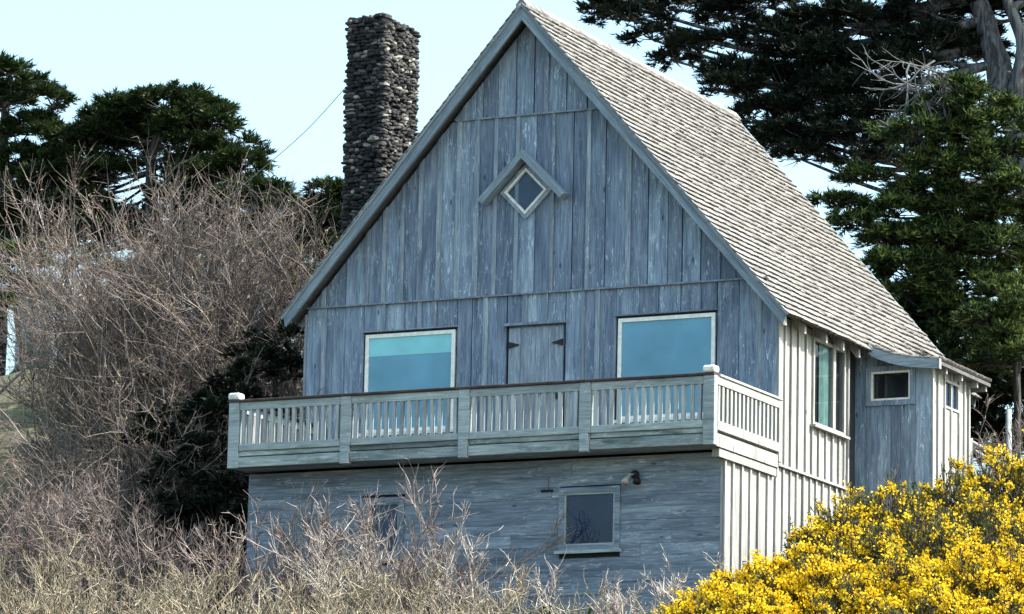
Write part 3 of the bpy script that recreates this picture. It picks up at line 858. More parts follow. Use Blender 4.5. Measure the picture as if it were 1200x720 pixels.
for i in range(n_-1):
    F += [(i, i+1, n_+i+1, n_+i), (2*n_+i+1, 2*n_+i, 3*n_+i, 3*n_+i+1), (i, 2*n_+i, 2*n_+i+1, i+1), (n_+i+1, 3*n_+i+1, 3*n_+i, n_+i)]
F += [(0, n_, 3*n_, 2*n_), (n_-1, 3*n_-1, 4*n_-1, 2*n_-1)]
mk('annex_fascia', mesh('annex_fascia', np.array(V)-np.array([XA, 0, ZA]), F), W['rake'], roof, (XA, 0, ZA))
box('fascia_end', W['side'], roof, 5.062, 5.09, 2.85, 2.93, .02, .17)
for y in (3.35, 4.0, 4.65, 5.03):
    box('rafter_tail', W['side'], roof, 4.60, 5.02, y-.025, y+.025, .02, .105)

# ---- chimney of rubble stone
CX0, CX1, CY0, CY1, CT = -4.40, -3.78, 2.22, 3.26, 5.90
chim = box('chimney', M['mortar'], house, CX0+.05, CX1-.05, CY0+.05, CY1-.05, -4.2, CT-.03)
tag(chim, 'tall dark chimney of rough stacked stones')
stm = []
for k in range(7):
    bm = bmesh.new(); bmesh.ops.create_cube(bm, size=1.0)
    bmesh.ops.bevel(bm, geom=bm.edges[:], offset=.22, segments=1, affect='EDGES')
    rr = random.Random(k)
    for v in bm.verts: v.co += Vector((rr.uniform(-.09, .09), rr.uniform(-.09, .09), rr.uniform(-.09, .09)))
    bmesh.ops.triangulate(bm, faces=bm.faces[:])
    me_ = bpy.data.meshes.new('stone'); bm.to_mesh(me_); bm.free(); me_.materials.append(M['stone']); stm.append(me_)
stones = []
rc = random.Random(5)
def stone_face(o0, du, wid, nrm, z0, z1, vis):
    zz = z0
    while zz < z1:
        hh = rc.uniform(.036, .068)
        u_ = -rc.uniform(0, .08)
        while u_ < wid:
            ww = rc.uniform(.06, .18)
            uc = min(max(u_+ww/2, .03), wid-.02)
            dep = rc.uniform(.12, .19)
            p = np.array([o0[0]+du[0]*uc, o0[1]+du[1]*uc, zz+hh/2+rc.uniform(-.012, .012)])
            p[:2] += np.array(nrm)*rc.uniform(-.04, .035)
            sx, sy = (ww*1.04, dep) if du[0] else (dep, ww*1.04)
            tilt = rc.gauss(0, .16)+(.18 if not du[0] else 0)
            rot = (0, tilt, 0) if du[0] else (tilt, 0, 0)
            stones.append((p, (sx, sy, hh*1.12), rot, rc.randrange(7), vis))
            u_ += ww
        zz += hh
stone_face((CX0, CY0+.03), (1, 0), CX1-CX0, (0, -1), 1.8, CT, 1)
stone_face((CX1-.03, CY0), (0, 1), CY1-CY0, (1, 0), 1.8, CT, 1)
stone_face((CX0, CY1-.03), (1, 0), CX1-CX0, (0, 1), 1.8, CT, 0)
stone_face((CX0+.03, CY0), (0, 1), CY1-CY0, (-1, 0), 1.8, CT, 0)
for k in range(10):
    stones.append((np.array([rc.uniform(CX0+.1, CX1-.1), rc.uniform(CY0+.1, CY1-.1), CT+.0]), (rc.uniform(.2, .3), rc.uniform(.2, .3), .07), (0, 0, rc.uniform(-.5, .5)), rc.randrange(7), 1))
cand2 = [i for i, s in enumerate(stones) if s[4] and s[0][2] > 3.2]
cand2.sort(key=lambda i: -stones[i][1][0]*stones[i][1][1]*stones[i][1][2])
npart = set(cand2[:300])
CV = []; CF = []
from mathutils import Euler
cbase = WLOC[chim.name]
for i, (p, s, r_, mi, vis) in enumerate(stones):
    if i in npart:
        mk('stone', stm[mi], None, chim, tuple(p), rot=r_, scale=s)
    else:
        mtx = Matrix.LocRotScale(Vector(p)-cbase, Euler(r_), Vector(s))
        b0 = len(CV)
        CV += [tuple(mtx @ v.co) for v in stm[mi].vertices]
        CF += [tuple(b0+k for k in q.vertices) for q in stm[mi].polygons]
o = mk('stone_field', np_mesh('stone_field', np.array(CV), np.array(CF)), M['stone'], chim, tuple(cbase))
tag(o, kind='stuff')

# ------------------------------------------------------------------ vegetation builders
def norm(a): return a/(np.linalg.norm(a, axis=-1, keepdims=True)+1e-9)
def grow(r, starts, dirs, lens, m, wob, upf):
    Np = len(starts)
    P = np.empty((Np, m, 3)); P[:, 0] = starts
    d = norm(dirs); step = (lens/(m-1))[:, None]
    curve = r.normal(0, wob*.5, (Np, 3))
    for k in range(1, m):
        d = norm(d + r.normal(0, wob, (Np, 3)) + curve + np.array([0, 0, upf]))
        P[:, k] = P[:, k-1] + d*step
    return P
def spawn(r, P, n_, t0, t1, spread):
    Np, m, _ = P.shape
    i = np.repeat(np.arange(Np), n_)
    t = r.uniform(t0, t1, len(i))*(m-1)
    k = np.minimum(t.astype(int), m-2); f = (t-k)[:, None]
    s = P[i, k]*(1-f)+P[i, k+1]*f
    d = norm(P[i, k+1]-P[i, k])
    d = norm(d + r.normal(0, spread, d.shape))
    return s, d, i, t/(m-1)
def rad(r0, r1, m):
    return r0[:, None]*(1-np.linspace(0, 1, m))[None] + r1*np.linspace(0, 1, m)[None]
def tri_leaves(r, pts, dirs, ln, wd, quad=False):
    """narrow leaves: quads (n,4)"""
    n_ = len(pts)
    d = norm(dirs); a = norm(np.cross(d, norm(r.normal(0, 1, (n_, 3)))))
    L = (ln*r.uniform(.6, 1.3, n_))[:, None]; Wd = (wd*r.uniform(.6, 1.3, n_))[:, None]
    if quad:
        V = np.stack([pts, pts+d*L*.5+a*Wd*.5, pts+d*L, pts+d*L*.5-a*Wd*.5], 1).reshape(-1, 3)
        return V, np.arange(n_*4).reshape(-1, 4)
    V = np.stack([pts-a*Wd*.5, pts+a*Wd*.5, pts+d*L], 1).reshape(-1, 3)
    return V, np.arange(n_*3).reshape(-1, 3)
def join(parts):
    Vs = []; Fs = []; b0 = 0
    for V_, F_ in parts:
        Vs.append(V_); Fs.append(F_+b0); b0 += len(V_)
    return np.concatenate(Vs), np.concatenate(Fs)
def shrub(name, label, cat, base, rb, h, seed, n_stem=16, lean=.35, nb=7, nt=7, nw=3, mat='twig', r0=.018, rtw=.0042, wob=.13, upf=.04, buds=0, bud_mat='buds', bl=.03, bw=.014, skew=(0, 0), group=None, short=.5, spread=.5):
    r = np.random.default_rng(seed)
    t = empty(name, tuple(base))
    ang = r.uniform(0, 2*math.pi, n_stem); rr = rb*np.sqrt(r.uniform(0, 1, n_stem))
    S = np.stack([base[0]+np.cos(ang)*rr, base[1]+np.sin(ang)*rr, np.zeros(n_stem)], 1)
    S[:, 2] = ground(S[:, 0], S[:, 1])-.08
    D = np.stack([np.cos(ang)*lean*(rr/rb+.3)+skew[0], np.sin(ang)*lean*(rr/rb+.3)+skew[1], np.ones(n_stem)], 1)+r.normal(0, .12, (n_stem, 3))
    P0 = grow(r, S, D, h*r.uniform(short, 1.0, n_stem), 8, wob, upf)
    parts = [tubes(P0, rad(r0*r.uniform(.7, 1.3, n_stem), .004, 8), 4)]
    s, d, i, tt = spawn(r, P0, nb, .18, .98, spread)
    l1 = h*.36*r.uniform(.5, 1.1, len(s))*(1.15-.55*tt)
    P1 = grow(r, s, d, l1, 6, wob*1.1, upf*1.2)
    parts.append(tubes(P1, rad(np.full(len(s), r0*.5)*r.uniform(.6, 1.2, len(s)), .003, 6), 3))
    s, d, i, tt = spawn(r, P1, nt, .12, 1.0, spread*1.1)
    l2 = h*.13*r.uniform(.5, 1.3, len(s))
    P2 = grow(r, s, d, l2, 4, wob*1.2, upf*1.5)
    parts2 = [tubes(P2, rad(np.full(len(s), rtw*1.25), .0022, 4), 3)]
    if nw:
        s, d, i, tt = spawn(r, P2, nw, .15, 1.0, .55)
        P3 = grow(r, s, d, h*.058*r.uniform(.5, 1.4, len(s)), 3, wob*1.2, upf*1.5)
        parts2.append(tubes(P3, rad(np.full(len(s), rtw), .0018, 3), 3))
    V_, F_ = join(parts)
    b_ = np.array(base)
    mk('stems', np_mesh('stems', V_-b_, F_), M[mat], t, tuple(base))
    V_, F_ = join(parts2)
    tag(mk('twigs', np_mesh('twigs', V_-b_, F_), M[mat], t, tuple(base)), kind='stuff')
    if buds:
        src = P2
        s, d, i, tt = spawn(r, src, buds, .1, 1.0, .9)
        V_, F_ = tri_leaves(r, s, d, bl, bw)
        tag(mk('leaves', np_mesh('leaves', V_-b_, F_), M[bud_mat], t, tuple(base)), kind='stuff')
    tag(t, label, cat, group)
    return t

def sprays(r, C, Dr, L, nl, ll, lw):
    """fronds: C (n,3) root, Dr (n,3) direction, L (n,) length, nl leaflets each"""
    n_ = len(C)
    d = norm(Dr)
    side = norm(np.cross(d, np.array([0, 0, 1.0])+r.normal(0, .25, (n_, 3))))
    upv = np.cross(side, d)
    k = np.arange(nl)
    tpos = (k+.5)/nl
    sg = np.where(k % 2 == 0, 1.0, -1.0)
    tp = tpos[None, :, None]
    drop = -0.18*(tp**2)*L[:, None, None]
    root = C[:, None, :] + d[:, None, :]*L[:, None, None]*tp*.85 + upv[:, None, :]*0 + np.array([0, 0, 1.0])*drop
    ld = norm(d[:, None, :]*1.0 + side[:, None, :]*sg[None, :, None]*(1.05-.6*tp) + r.normal(0, .28, (n_, nl, 3)) + np.array([0, 0, .12]))
    wv = norm(np.cross(ld, upv[:, None, :]+r.normal(0, .5, (n_, nl, 3))))
    sc = r.uniform(.65, 1.3, (n_, nl, 1))*(1.1-.4*tp)
    a = root-wv*lw*.5*sc; b_ = root+wv*lw*.5*sc; c_ = root+ld*ll*sc
    V = np.stack([a, b_, c_], 2).reshape(-1, 3)
    return V, np.arange(len(V)).reshape(-1, 3)

def tree(name, label, base, trunk_pts, trunk_r, pads, seed, mat='cyp', bark='bark_dark', dens=1.0, cat='tree', nl=12, ll=.125, lw=.036, spray=.22, limb_r=.05, tips=None, flat=.45, group=None, forks=None, uplift=.25):
    """pads: (u, v, Y, half width px, half height px, [density])"""
    r = np.random.default_rng(seed)
    t = empty(name, tuple(base))
    b_ = np.array(base)
    tp = spline(trunk_pts, 14)
    rr = np.linspace(trunk_r, trunk_r*.35, 14)
    tp2 = tp+r.normal(0, trunk_r*.12, tp.shape); tp2[0] = tp[0]
    mk('trunk', tube_me('trunk', tp2-b_, rr, 10), M[bark], t, tuple(base))
    for fk in (forks or []):
        fp = spline(fk[0], 12)
        mk('trunk', tube_me('trunk', fp-b_, np.linspace(fk[1], fk[1]*.4, 12), 9), M[bark], t, tuple(base))
        tp = np.concatenate([tp, fp])
    parts = []
    for pd in pads:
        u, v, Y, wpx, hpx = pd[:5]; dn = pd[5] if len(pd) > 5 else 1.0
        c_ = at(u, v, Y); s = px(Y)
        rx, rz_ = wpx*s, hpx*s
        ry = max(rx*.75, .5)
        # limb
        dd = np.linalg.norm(tp-(c_-np.array([0, 0, rz_*.8])), axis=1)+np.maximum(0, tp[:, 2]-c_[2])*1.5
        a = tp[int(np.argmin(dd))]
        mid = (a+c_)/2+np.array([0, 0, -.12*np.linalg.norm(c_-a)])+r.normal(0, .08, 3)
        end = c_+np.array([0, 0, -rz_*.25])
        lp = spline([a, mid, end], 9)
        lr = limb_r*min(1.0, .45+rx*.4)
        mk('limb', tube_me('limb', lp-b_, np.linspace(lr, lr*.3, 9), 6), M[bark], t, tuple(base))
        # twiglets under the pad
        ntw = int(14+10*rx)
        q = norm(r.normal(0, 1, (ntw, 3)))*np.array([rx, ry, rz_])*.9
        st = np.repeat(end[None], ntw, 0)
        dirs = norm(q+np.array([0, 0, .1]))
        P1 = grow(r, st, dirs, np.linalg.norm(q, axis=1), 5, .12, .03)
        parts.append(('tw', tubes(P1, rad(np.full(ntw, .014), .004, 5), 3)))
        # clumps of sprays
        ncl = max(6, int(dn*dens*(rx*ry*11+rx*rz_*32+7)))
        g_ = norm(r.normal(0, 1, (ncl, 3))); g_[:, 2] = np.where(g_[:, 2] < -.25, -g_[:, 2], g_[:, 2])
        rad_ = r.uniform(.45, 1.05, (ncl, 1))**.6
        cc = c_+g_*rad_*np.array([rx, ry, rz_])
        nsp = 22
        cs = np.repeat(cc, nsp, 0); gs = np.repeat(g_, nsp, 0)
        off = norm(r.normal(0, 1, cs.shape))
        crad = r.uniform(.10, .24, len(cc)).repeat(nsp)[:, None]*min(1.3, .7+rx*.35)
        root = cs+off*crad*np.array([1, 1, flat])*r.uniform(.2, 1, (len(cs), 1))
        Dr = off*np.array([1, 1, .35])*.8+gs*np.array([.7, .7, .3])+np.array([0, 0, uplift])+r.normal(0, .25, off.shape)
        V_, F_ = sprays(r, root, Dr, spray*r.uniform(.6, 1.25, len(root)), nl, ll, lw)
        parts.append(('lf', (V_, F_)))
    V_, F_ = join([p for k, p in parts if k == 'lf'])
    mk('crown', np_mesh('crown', V_-b_, F_), M[mat], t, tuple(base))
    V_, F_ = join([p for k, p in parts if k == 'tw'])
    tag(mk('branchlets', np_mesh('branchlets', V_-b_, F_), M[bark], t, tuple(base)), kind='stuff')
    tag(t, label, cat, group)
    return t
def gbase(u, v, Y):
    p = at(u, v, Y); return np.array([p[0], p[1], gz(p[0], p[1])-.05])

# ---- trees on the left
b0 = gbase(176, 250, 14)
rf = random.Random(77); fill = []
for v_, u0_, u1_ in ((128, 150, 235), (150, 95, 270), (172, 80, 285), (194, 65, 300), (216, 50, 120), (216, 215, 310), (238, 40, 140), (238, 200, 340), (260, 30, 345), (282, 30, 340)):
    u_ = u0_
    while u_ <= u1_:
        fill.append((u_+rf.uniform(-8, 8), v_+rf.uniform(-5, 5), 14.4+rf.uniform(-.7, .7), 30, 13, .6)); u_ += 38
tree('cypress_tree', 'dark flat-topped cypress tree standing behind the bare shrubs, left of the chimney', b0,
     [b0, at(172, 330, 14), at(178, 240, 14), at(176, 190, 14), at(190, 140, 14)], .19,
     [(195, 125, 14, 62, 20, 1.2), (140, 140, 14.2, 52, 22, 1.2), (232, 150, 13.8, 52, 24, 1.2), (110, 165, 14, 42, 20), (185, 165, 14.5, 60, 20, 1.1), (250, 180, 14, 40, 16),
      (280, 195, 13.6, 34, 14), (240, 205, 13.5, 40, 13), (90, 190, 14, 40, 18), (130, 205, 14, 36, 14), (60, 215, 14, 40, 18), (300, 228, 13, 46, 16), (335, 245, 13, 24, 14), (265, 235, 13.4, 36, 12), (215, 225, 14, 26, 8, .7),
      (95, 240, 14, 42, 18, 1.2), (140, 262, 14.6, 36, 16, 1.2), (245, 262, 14, 46, 16, 1.2), (320, 268, 13.2, 44, 16, 1.2), (95, 215, 14.5, 44, 16, 1.2), (225, 135, 14.3, 50, 18, 1.2), (160, 150, 14.6, 60, 20, 1.2), (110, 275, 14.6, 50, 20, 1.2), (280, 290, 13.6, 60, 22, 1.1), (200, 290, 14.8, 50, 18), (70, 265, 14.5, 40, 20, 1.2), (340, 290, 13, 40, 22, 1.1)]+fill,
     21, 'cyp', dens=.88)
b0 = gbase(5, 250, 15)
tree('cypress_tree', 'tall cypress tree at the left picture edge, rising above its flat-topped neighbour', b0,
     [b0, at(0, 330, 15), at(8, 230, 15), at(4, 150, 15), at(12, 90, 15)], .18,
     [(8, 85, 15, 20, 18), (20, 105, 15, 20, 16), (5, 125, 15, 32, 20), (48, 108, 14.8, 14, 18, .8), (62, 122, 14.8, 14, 14, .8), (35, 150, 15, 34, 16), (0, 165, 15, 40, 16, .8), (60, 160, 14.9, 24, 13, .8), (20, 190, 15, 38, 14), (15, 215, 15, 36, 16), (30, 245, 15, 45, 20, 1.2), (5, 265, 15, 40, 18, 1.2), (60, 190, 15.2, 40, 18, 1.1), (40, 280, 15, 50, 18, 1.1)],
     22, 'cyp', dens=1.1)
b0 = gbase(20, 330, 11)
tree('cypress_tree', 'low green cypress bough tree in front of the pale blue neighbouring house', b0,
     [b0, at(28, 420, 11), at(20, 370, 11), at(22, 320, 11)], .10,
     [(10, 300, 11, 26, 12, .9), (38, 312, 11, 22, 10, .9), (12, 335, 11, 24, 12), (50, 295, 11.2, 16, 9, .8), (5, 355, 11, 18, 10)], 23, 'cyp_lit', dens=.9)
b0 = gbase(388, 300, 9)
tree('cypress_tree', 'small dark cypress crown squeezed beside the foot of the chimney', b0,
     [b0, at(386, 330, 9), at(388, 270, 9), at(390, 230, 9)], .10,
     [(390, 232, 9, 24, 16, 1.2), (378, 258, 9, 28, 18, 1.3), (400, 265, 9, 26, 20, 1.3), (370, 285, 9, 28, 18, 1.2), (395, 300, 9, 30, 20)], 24, 'cyp', dens=1.3)

# ---- trees on the right
b0 = gbase(1235, 300, 13)
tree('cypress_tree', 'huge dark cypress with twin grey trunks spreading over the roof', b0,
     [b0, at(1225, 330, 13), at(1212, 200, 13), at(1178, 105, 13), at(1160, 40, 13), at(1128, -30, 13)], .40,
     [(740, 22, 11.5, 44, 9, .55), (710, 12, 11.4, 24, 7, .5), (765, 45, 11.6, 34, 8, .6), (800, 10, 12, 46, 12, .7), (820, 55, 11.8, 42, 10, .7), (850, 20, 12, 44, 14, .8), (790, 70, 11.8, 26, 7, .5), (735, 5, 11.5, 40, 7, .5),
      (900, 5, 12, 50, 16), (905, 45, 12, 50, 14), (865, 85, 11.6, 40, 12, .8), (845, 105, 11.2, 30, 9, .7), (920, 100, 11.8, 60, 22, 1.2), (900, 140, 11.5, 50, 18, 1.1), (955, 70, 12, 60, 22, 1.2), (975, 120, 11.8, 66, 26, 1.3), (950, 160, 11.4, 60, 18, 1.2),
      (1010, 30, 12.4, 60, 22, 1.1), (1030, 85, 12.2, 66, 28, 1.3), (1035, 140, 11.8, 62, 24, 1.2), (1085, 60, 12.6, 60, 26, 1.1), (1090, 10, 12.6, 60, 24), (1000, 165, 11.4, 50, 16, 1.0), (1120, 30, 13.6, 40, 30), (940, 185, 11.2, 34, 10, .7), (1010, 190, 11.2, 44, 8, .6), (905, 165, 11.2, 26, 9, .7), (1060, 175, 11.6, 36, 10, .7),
      (970, 25, 12.4, 50, 20), (1140, 60, 14, 34, 30), (1195, 15, 14, 30, 20), (1195, 130, 14, 24, 26), (1250, -40, 13.3, 60, 30, .6), (1295, -75, 13.5, 70, 34, .6), (1245, 20, 13.4, 50, 30, .6), (1285, 40, 13.6, 60, 34, .6), (1230, -95, 13.2, 60, 30, .6), (1260, 90, 13.5, 50, 30, .6)],  # pads out of view at the end are added to shade the trunks
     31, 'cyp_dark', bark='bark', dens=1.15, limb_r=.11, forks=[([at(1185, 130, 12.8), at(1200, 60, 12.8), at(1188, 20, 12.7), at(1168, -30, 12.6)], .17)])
b0 = gbase(1110, 420, 9.5)
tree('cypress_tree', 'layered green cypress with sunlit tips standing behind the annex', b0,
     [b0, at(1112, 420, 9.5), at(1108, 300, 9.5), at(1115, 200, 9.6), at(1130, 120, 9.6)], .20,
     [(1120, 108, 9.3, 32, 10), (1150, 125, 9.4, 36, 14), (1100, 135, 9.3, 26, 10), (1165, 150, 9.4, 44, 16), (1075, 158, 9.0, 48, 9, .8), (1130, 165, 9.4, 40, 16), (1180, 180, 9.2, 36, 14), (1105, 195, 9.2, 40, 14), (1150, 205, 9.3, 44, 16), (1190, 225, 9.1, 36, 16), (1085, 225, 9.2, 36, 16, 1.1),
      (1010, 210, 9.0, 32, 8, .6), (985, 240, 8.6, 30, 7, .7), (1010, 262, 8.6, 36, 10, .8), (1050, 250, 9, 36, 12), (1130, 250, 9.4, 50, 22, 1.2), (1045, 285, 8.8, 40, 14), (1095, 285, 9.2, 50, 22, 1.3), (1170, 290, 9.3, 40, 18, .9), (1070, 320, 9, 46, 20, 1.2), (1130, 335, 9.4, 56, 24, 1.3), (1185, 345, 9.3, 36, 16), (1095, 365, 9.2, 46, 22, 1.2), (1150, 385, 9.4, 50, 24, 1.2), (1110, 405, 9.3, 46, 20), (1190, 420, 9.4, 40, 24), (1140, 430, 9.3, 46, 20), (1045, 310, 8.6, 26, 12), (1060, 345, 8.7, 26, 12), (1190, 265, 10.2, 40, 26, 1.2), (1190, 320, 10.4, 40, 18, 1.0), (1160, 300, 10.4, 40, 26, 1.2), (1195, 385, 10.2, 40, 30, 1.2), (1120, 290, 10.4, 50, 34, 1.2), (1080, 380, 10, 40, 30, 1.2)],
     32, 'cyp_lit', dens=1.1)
b0 = gbase(1190, 450, 6.5)
tree('young_conifer', 'young bright green conifer at the right edge beside the annex eave', b0,
     [b0, at(1192, 460, 6.5), at(1188, 400, 6.5), at(1190, 350, 6.5)], .07,
     [(1190, 352, 6.5, 18, 7, .8), (1160, 378, 6.4, 26, 10), (1190, 372, 6.5, 20, 10), (1145, 375, 6.3, 12, 6, .6), (1175, 400, 6.5, 34, 12), (1195, 420, 6.5, 24, 12), (1165, 425, 6.5, 26, 10)], 33, 'cyp_lit', dens=.9)
ever_back = tree('evergreen_shrub', 'added black-green evergreen shrub standing in for the deep shade right of the annex', gbase(1165, 480, 8.2), [gbase(1165, 480, 8.2), at(1165, 520, 8.2), at(1165, 470, 8.2)], .06,
     [(1160, 455, 8.2, 40, 30, 1.2), (1190, 480, 8.2, 40, 34, 1.2), (1150, 500, 8.2, 36, 34, 1.2), (1185, 525, 8.0, 44, 30, 1.2), (1215, 450, 8.4, 40, 40)], 34, 'cyp_dark', dens=1.2, cat='shrub', limb_r=.03)  # near-black foliage added where the tree's deep shade falls
# dead grey boughs hanging in the big cypress
r = np.random.default_rng(41)
t = empty('dead_bough', tuple(at(1085, 110, 9.0)))
S = np.repeat(at(1095, 100, 9.6)[None], 26, 0)+r.normal(0, .28, (26, 3))
tgt = np.array([at(r.uniform(1000, 1115), r.uniform(95, 165), r.uniform(8.6, 9.4)) for _ in range(26)])
P0 = grow(r, S, tgt-S+np.array([0, 0, .5]), np.linalg.norm(tgt-S, axis=1)*1.15, 9, .2, -.13)
s, d, i, tt = spawn(r, P0, 9, .2, 1, .6)
P1 = grow(r, s, d, r.uniform(.15, .5, len(s)), 5, .15, -.01)
V_, F_ = join([tubes(P0, rad(np.full(26, .020), .006, 9), 4), tubes(P1, rad(np.full(len(s), .009), .003, 5), 3)])
mk('dead_twigs', np_mesh('dead_twigs', V_-np.array(WLOC[t.name]), F_), M['dead'], t, tuple(WLOC[t.name]))
tag(t, 'leafless pale grey dead bough hanging in front of the dark cypress', 'branch')

# ---- shrubs left of the house
def sb(u, Y): 
    p = at(u, 480, Y); return np.array([p[0], p[1], gz(p[0], p[1])])
# dark evergreen shrubs that close the view behind the bare ones
def ever_shrub(label, u, v, Y, pads, seed, mat='ever', dens=1.0):
    b_ = gbase(u, v, Y)
    return tree('evergreen_shrub', label, b_, [b_, at(u, v+40, Y), at(u, v, Y)], .06, pads, seed, mat, dens=dens, cat='shrub', nl=8, ll=.085, lw=.045, spray=.16, limb_r=.03)
ever_shrub('dark evergreen shrub behind the bare shrub, against the cabin\'s left eave', 330, 400, 5.5,
    [(330, 330, 5.5, 44, 34), (300, 370, 5.5, 50, 40), (345, 400, 5, 40, 40), (270, 420, 5, 50, 40), (320, 450, 4.5, 56, 40), (260, 330, 6, 50, 36), (300, 310, 6.2, 50, 30), (345, 350, 6, 36, 34)], 51, dens=1.1)
ever_shrub('dark evergreen shrub behind the tallest bare shrub', 190, 400, 7.5,
    [(200, 330, 7.5, 60, 40, .7), (150, 370, 7.5, 60, 44, .8), (220, 400, 7, 60, 44), (120, 430, 7, 50, 40), (180, 460, 6.5, 60, 40), (240, 460, 6, 50, 40), (110, 330, 7.5, 40, 40)], 52, dens=.9)
ever_shrub('leafy shrub beside the left balcony post, coloured dark for the shade there', 322, 430, .9,
    [(325, 400, .9, 28, 20, .6), (305, 430, .8, 34, 22, .8), (335, 440, .9, 24, 20, .8), (275, 455, .6, 30, 24, .8), (250, 490, .3, 34, 26), (300, 480, .5, 34, 30), (240, 540, 0, 36, 30, .9), (270, 590, -.2, 30, 40, .9), (225, 500, .2, 34, 30), (215, 560, -.3, 40, 36), (250, 610, -.6, 40, 36), (200, 610, -.6, 36, 34), (180, 520, 0, 34, 30)], 53, mat='cyp_dark', dens=1.0)  # dark pads down the hollow stand in for the cabin's cast shadow
shrub('bare_shrub', 'tallest grey-brown bare shrub, left of the cabin roof', 'shrub', sb(225, 3.2), 1.15, 5.9, 61, n_stem=46, nb=10, nt=8, nw=3, mat='twig', lean=.10, wob=.10, r0=.032, rtw=.0043, buds=8, bl=.04, bw=.02, short=.72)
shrub('bare_shrub', 'bare shrub with ochre leaf tufts close to the cabin\'s left eave', 'shrub', sb(310, 3.4), 1.0, 5.5, 62, n_stem=32, nb=9, nt=8, nw=3, mat='twig', lean=.22, r0=.028, rtw=.0043, buds=8, bl=.04, bw=.022, short=.7)
shrub('bare_shrub', 'bare mauve-tipped shrub below the flat-topped cypress', 'shrub', sb(165, 3.9), .9, 5.3, 63, n_stem=34, nb=9, nt=7, nw=3, mat='twig_pink', lean=.08, wob=.10, r0=.030, rtw=.0043, buds=7, bl=.04, bw=.02, short=.65)
shrub('bare_shrub', 'lower bare shrub in front of the tallest one', 'shrub', sb(180, 1.2), 1.1, 4.2, 64, n_stem=34, nb=9, nt=8, nw=2, mat='twig', lean=.30, r0=.028, rtw=.0052, buds=6, bl=.045, bw=.022, short=.5)
shrub('bare_shrub', 'shaded bare shrub just left of the balcony corner', 'shrub', sb(225, .4), .6, 3.6, 65, n_stem=15, nb=8, nt=7, nw=2, mat='twig_dark', lean=.18, r0=.018, rtw=.0046, buds=2, short=.5)  # dark twig copy puts the cabin's shade into the colour
shrub('bare_shrub', 'mauve-pink bare shrub at the left picture edge', 'shrub', sb(30, -1.5), 1.1, 3.1, 66, n_stem=34, nb=9, nt=6, nw=2, mat='twig_pink', lean=.35, r0=.016, rtw=.0046, buds=1, short=.5)
shrub('bare_shrub', 'rosy bare shrub between the left edge and the dark hollow', 'shrub', sb(105, -2.2), 1.0, 2.8, 67, n_stem=30, nb=9, nt=6, nw=2, mat='twig_pink', lean=.35, r0=.015, rtw=.0046, buds=1, short=.5)
shrub('bare_shrub', 'slender bare shrub with upright stems in the dark hollow left of the plank wall', 'shrub', sb(225, -2.6), .8, 2.6, 68, n_stem=14, nb=7, nt=6, nw=2, mat='twig_pink', lean=.18, r0=.012, rtw=.0045, upf=.09, short=.45)

# ---- foreground thicket in front of the plank wall
def fb(u, Y, v=700):
    p = at(u, v, Y); return np.array([p[0], p[1], gz(p[0], p[1])])
fgl = [('pale sapling with forked twigs against the left end of the plank wall', 330, -3.1, .6, 2.5, 'twig_pink', 24, 71),
       ('tall pale sapling in front of the half hidden basement window', 415, -3.2, .6, 2.5, 'twig_pale', 20, 72),
       ('pale sapling reaching the balcony floor, middle of the plank wall', 480, -3.4, .6, 2.5, 'twig_pink', 18, 73),
       ('thin forked sapling in front of the plank wall\'s bare middle', 560, -3.4, .45, 2.2, 'twig_pale', 9, 74),
       ('low tangle of pale twigs under the square basement window', 700, -3.3, .5, 1.3, 'twig_pale', 12, 75),
       ('arching dry twigs by the lower right corner of the plank wall', 800, -3.2, .4, 1.35, 'twig_pale', 8, 76),
       ('straw-coloured shrub at the bottom left, below the mauve shrub', 60, -5.5, 1.0, 2.0, 'twig_straw', 24, 77),
       ('straw-coloured shrub at the bottom, below the dark hollow', 190, -5.8, 1.0, 1.7, 'twig_straw', 24, 78),
       ('straw-coloured shrub at the bottom, in front of the wall\'s left corner', 290, -5.6, .9, 1.7, 'twig_straw', 20, 79),
       ('dense straw-coloured shrub at the bottom, in front of the saplings', 420, -5.2, .9, 1.7, 'twig_straw', 17, 80),
       ('low straw-coloured shrub at the bottom, right of the dense one', 530, -5.0, .8, 1.45, 'twig_straw', 13, 81)]
for (lab, u, Y, rb, h, mt_, ns, sd) in fgl:
    ns2 = ns
    shrub('dry_shrub', lab, 'shrub', fb(u, Y), rb, h, sd, n_stem=ns2, nb=8, nt=6, nw=1, mat=mt_, lean=.26, r0=.014, rtw=.0056, wob=.11, upf=.07, spread=.36, buds=2 if 'straw' in mt_ else 0, bl=.03, bw=.014, short=.35)
# uncountable low brush
r = np.random.default_rng(90)
Np = 1500
S = np.stack([r.uniform(-9, 4.2, Np), r.uniform(-10, -2.6, Np), np.zeros(Np)], 1); S[:, 2] = ground(S[:, 0], S[:, 1])-.03
P0 = grow(r, S, np.stack([r.normal(0, .35, Np), r.normal(0, .35, Np), np.ones(Np)], 1), r.uniform(.35, 1.25, Np)*np.where(S[:, 1] > -4.2, .6, 1.0), 5, .16, .04)
s, d, i, tt = spawn(r, P0, 4, .3, 1, .5)
P1 = grow(r, s, d, r.uniform(.12, .4, len(s)), 4, .16, .06)
s2, d2, i2, t2_ = spawn(r, P1, 2, .2, 1, .7)
V_, F_ = join([tubes(P0, rad(np.full(Np, .011), .003, 5), 3), tubes(P1, rad(np.full(len(s), .006), .002, 4), 3), tri_leaves(r, s2, d2, .045, .016, True)])
o = mk('dry_brush', np_mesh('dry_brush', V_, F_), M['twig_straw'])
tag(o, 'low tangle of dry straw-coloured brush covering the slope below the cabin', 'brush', kind='stuff')

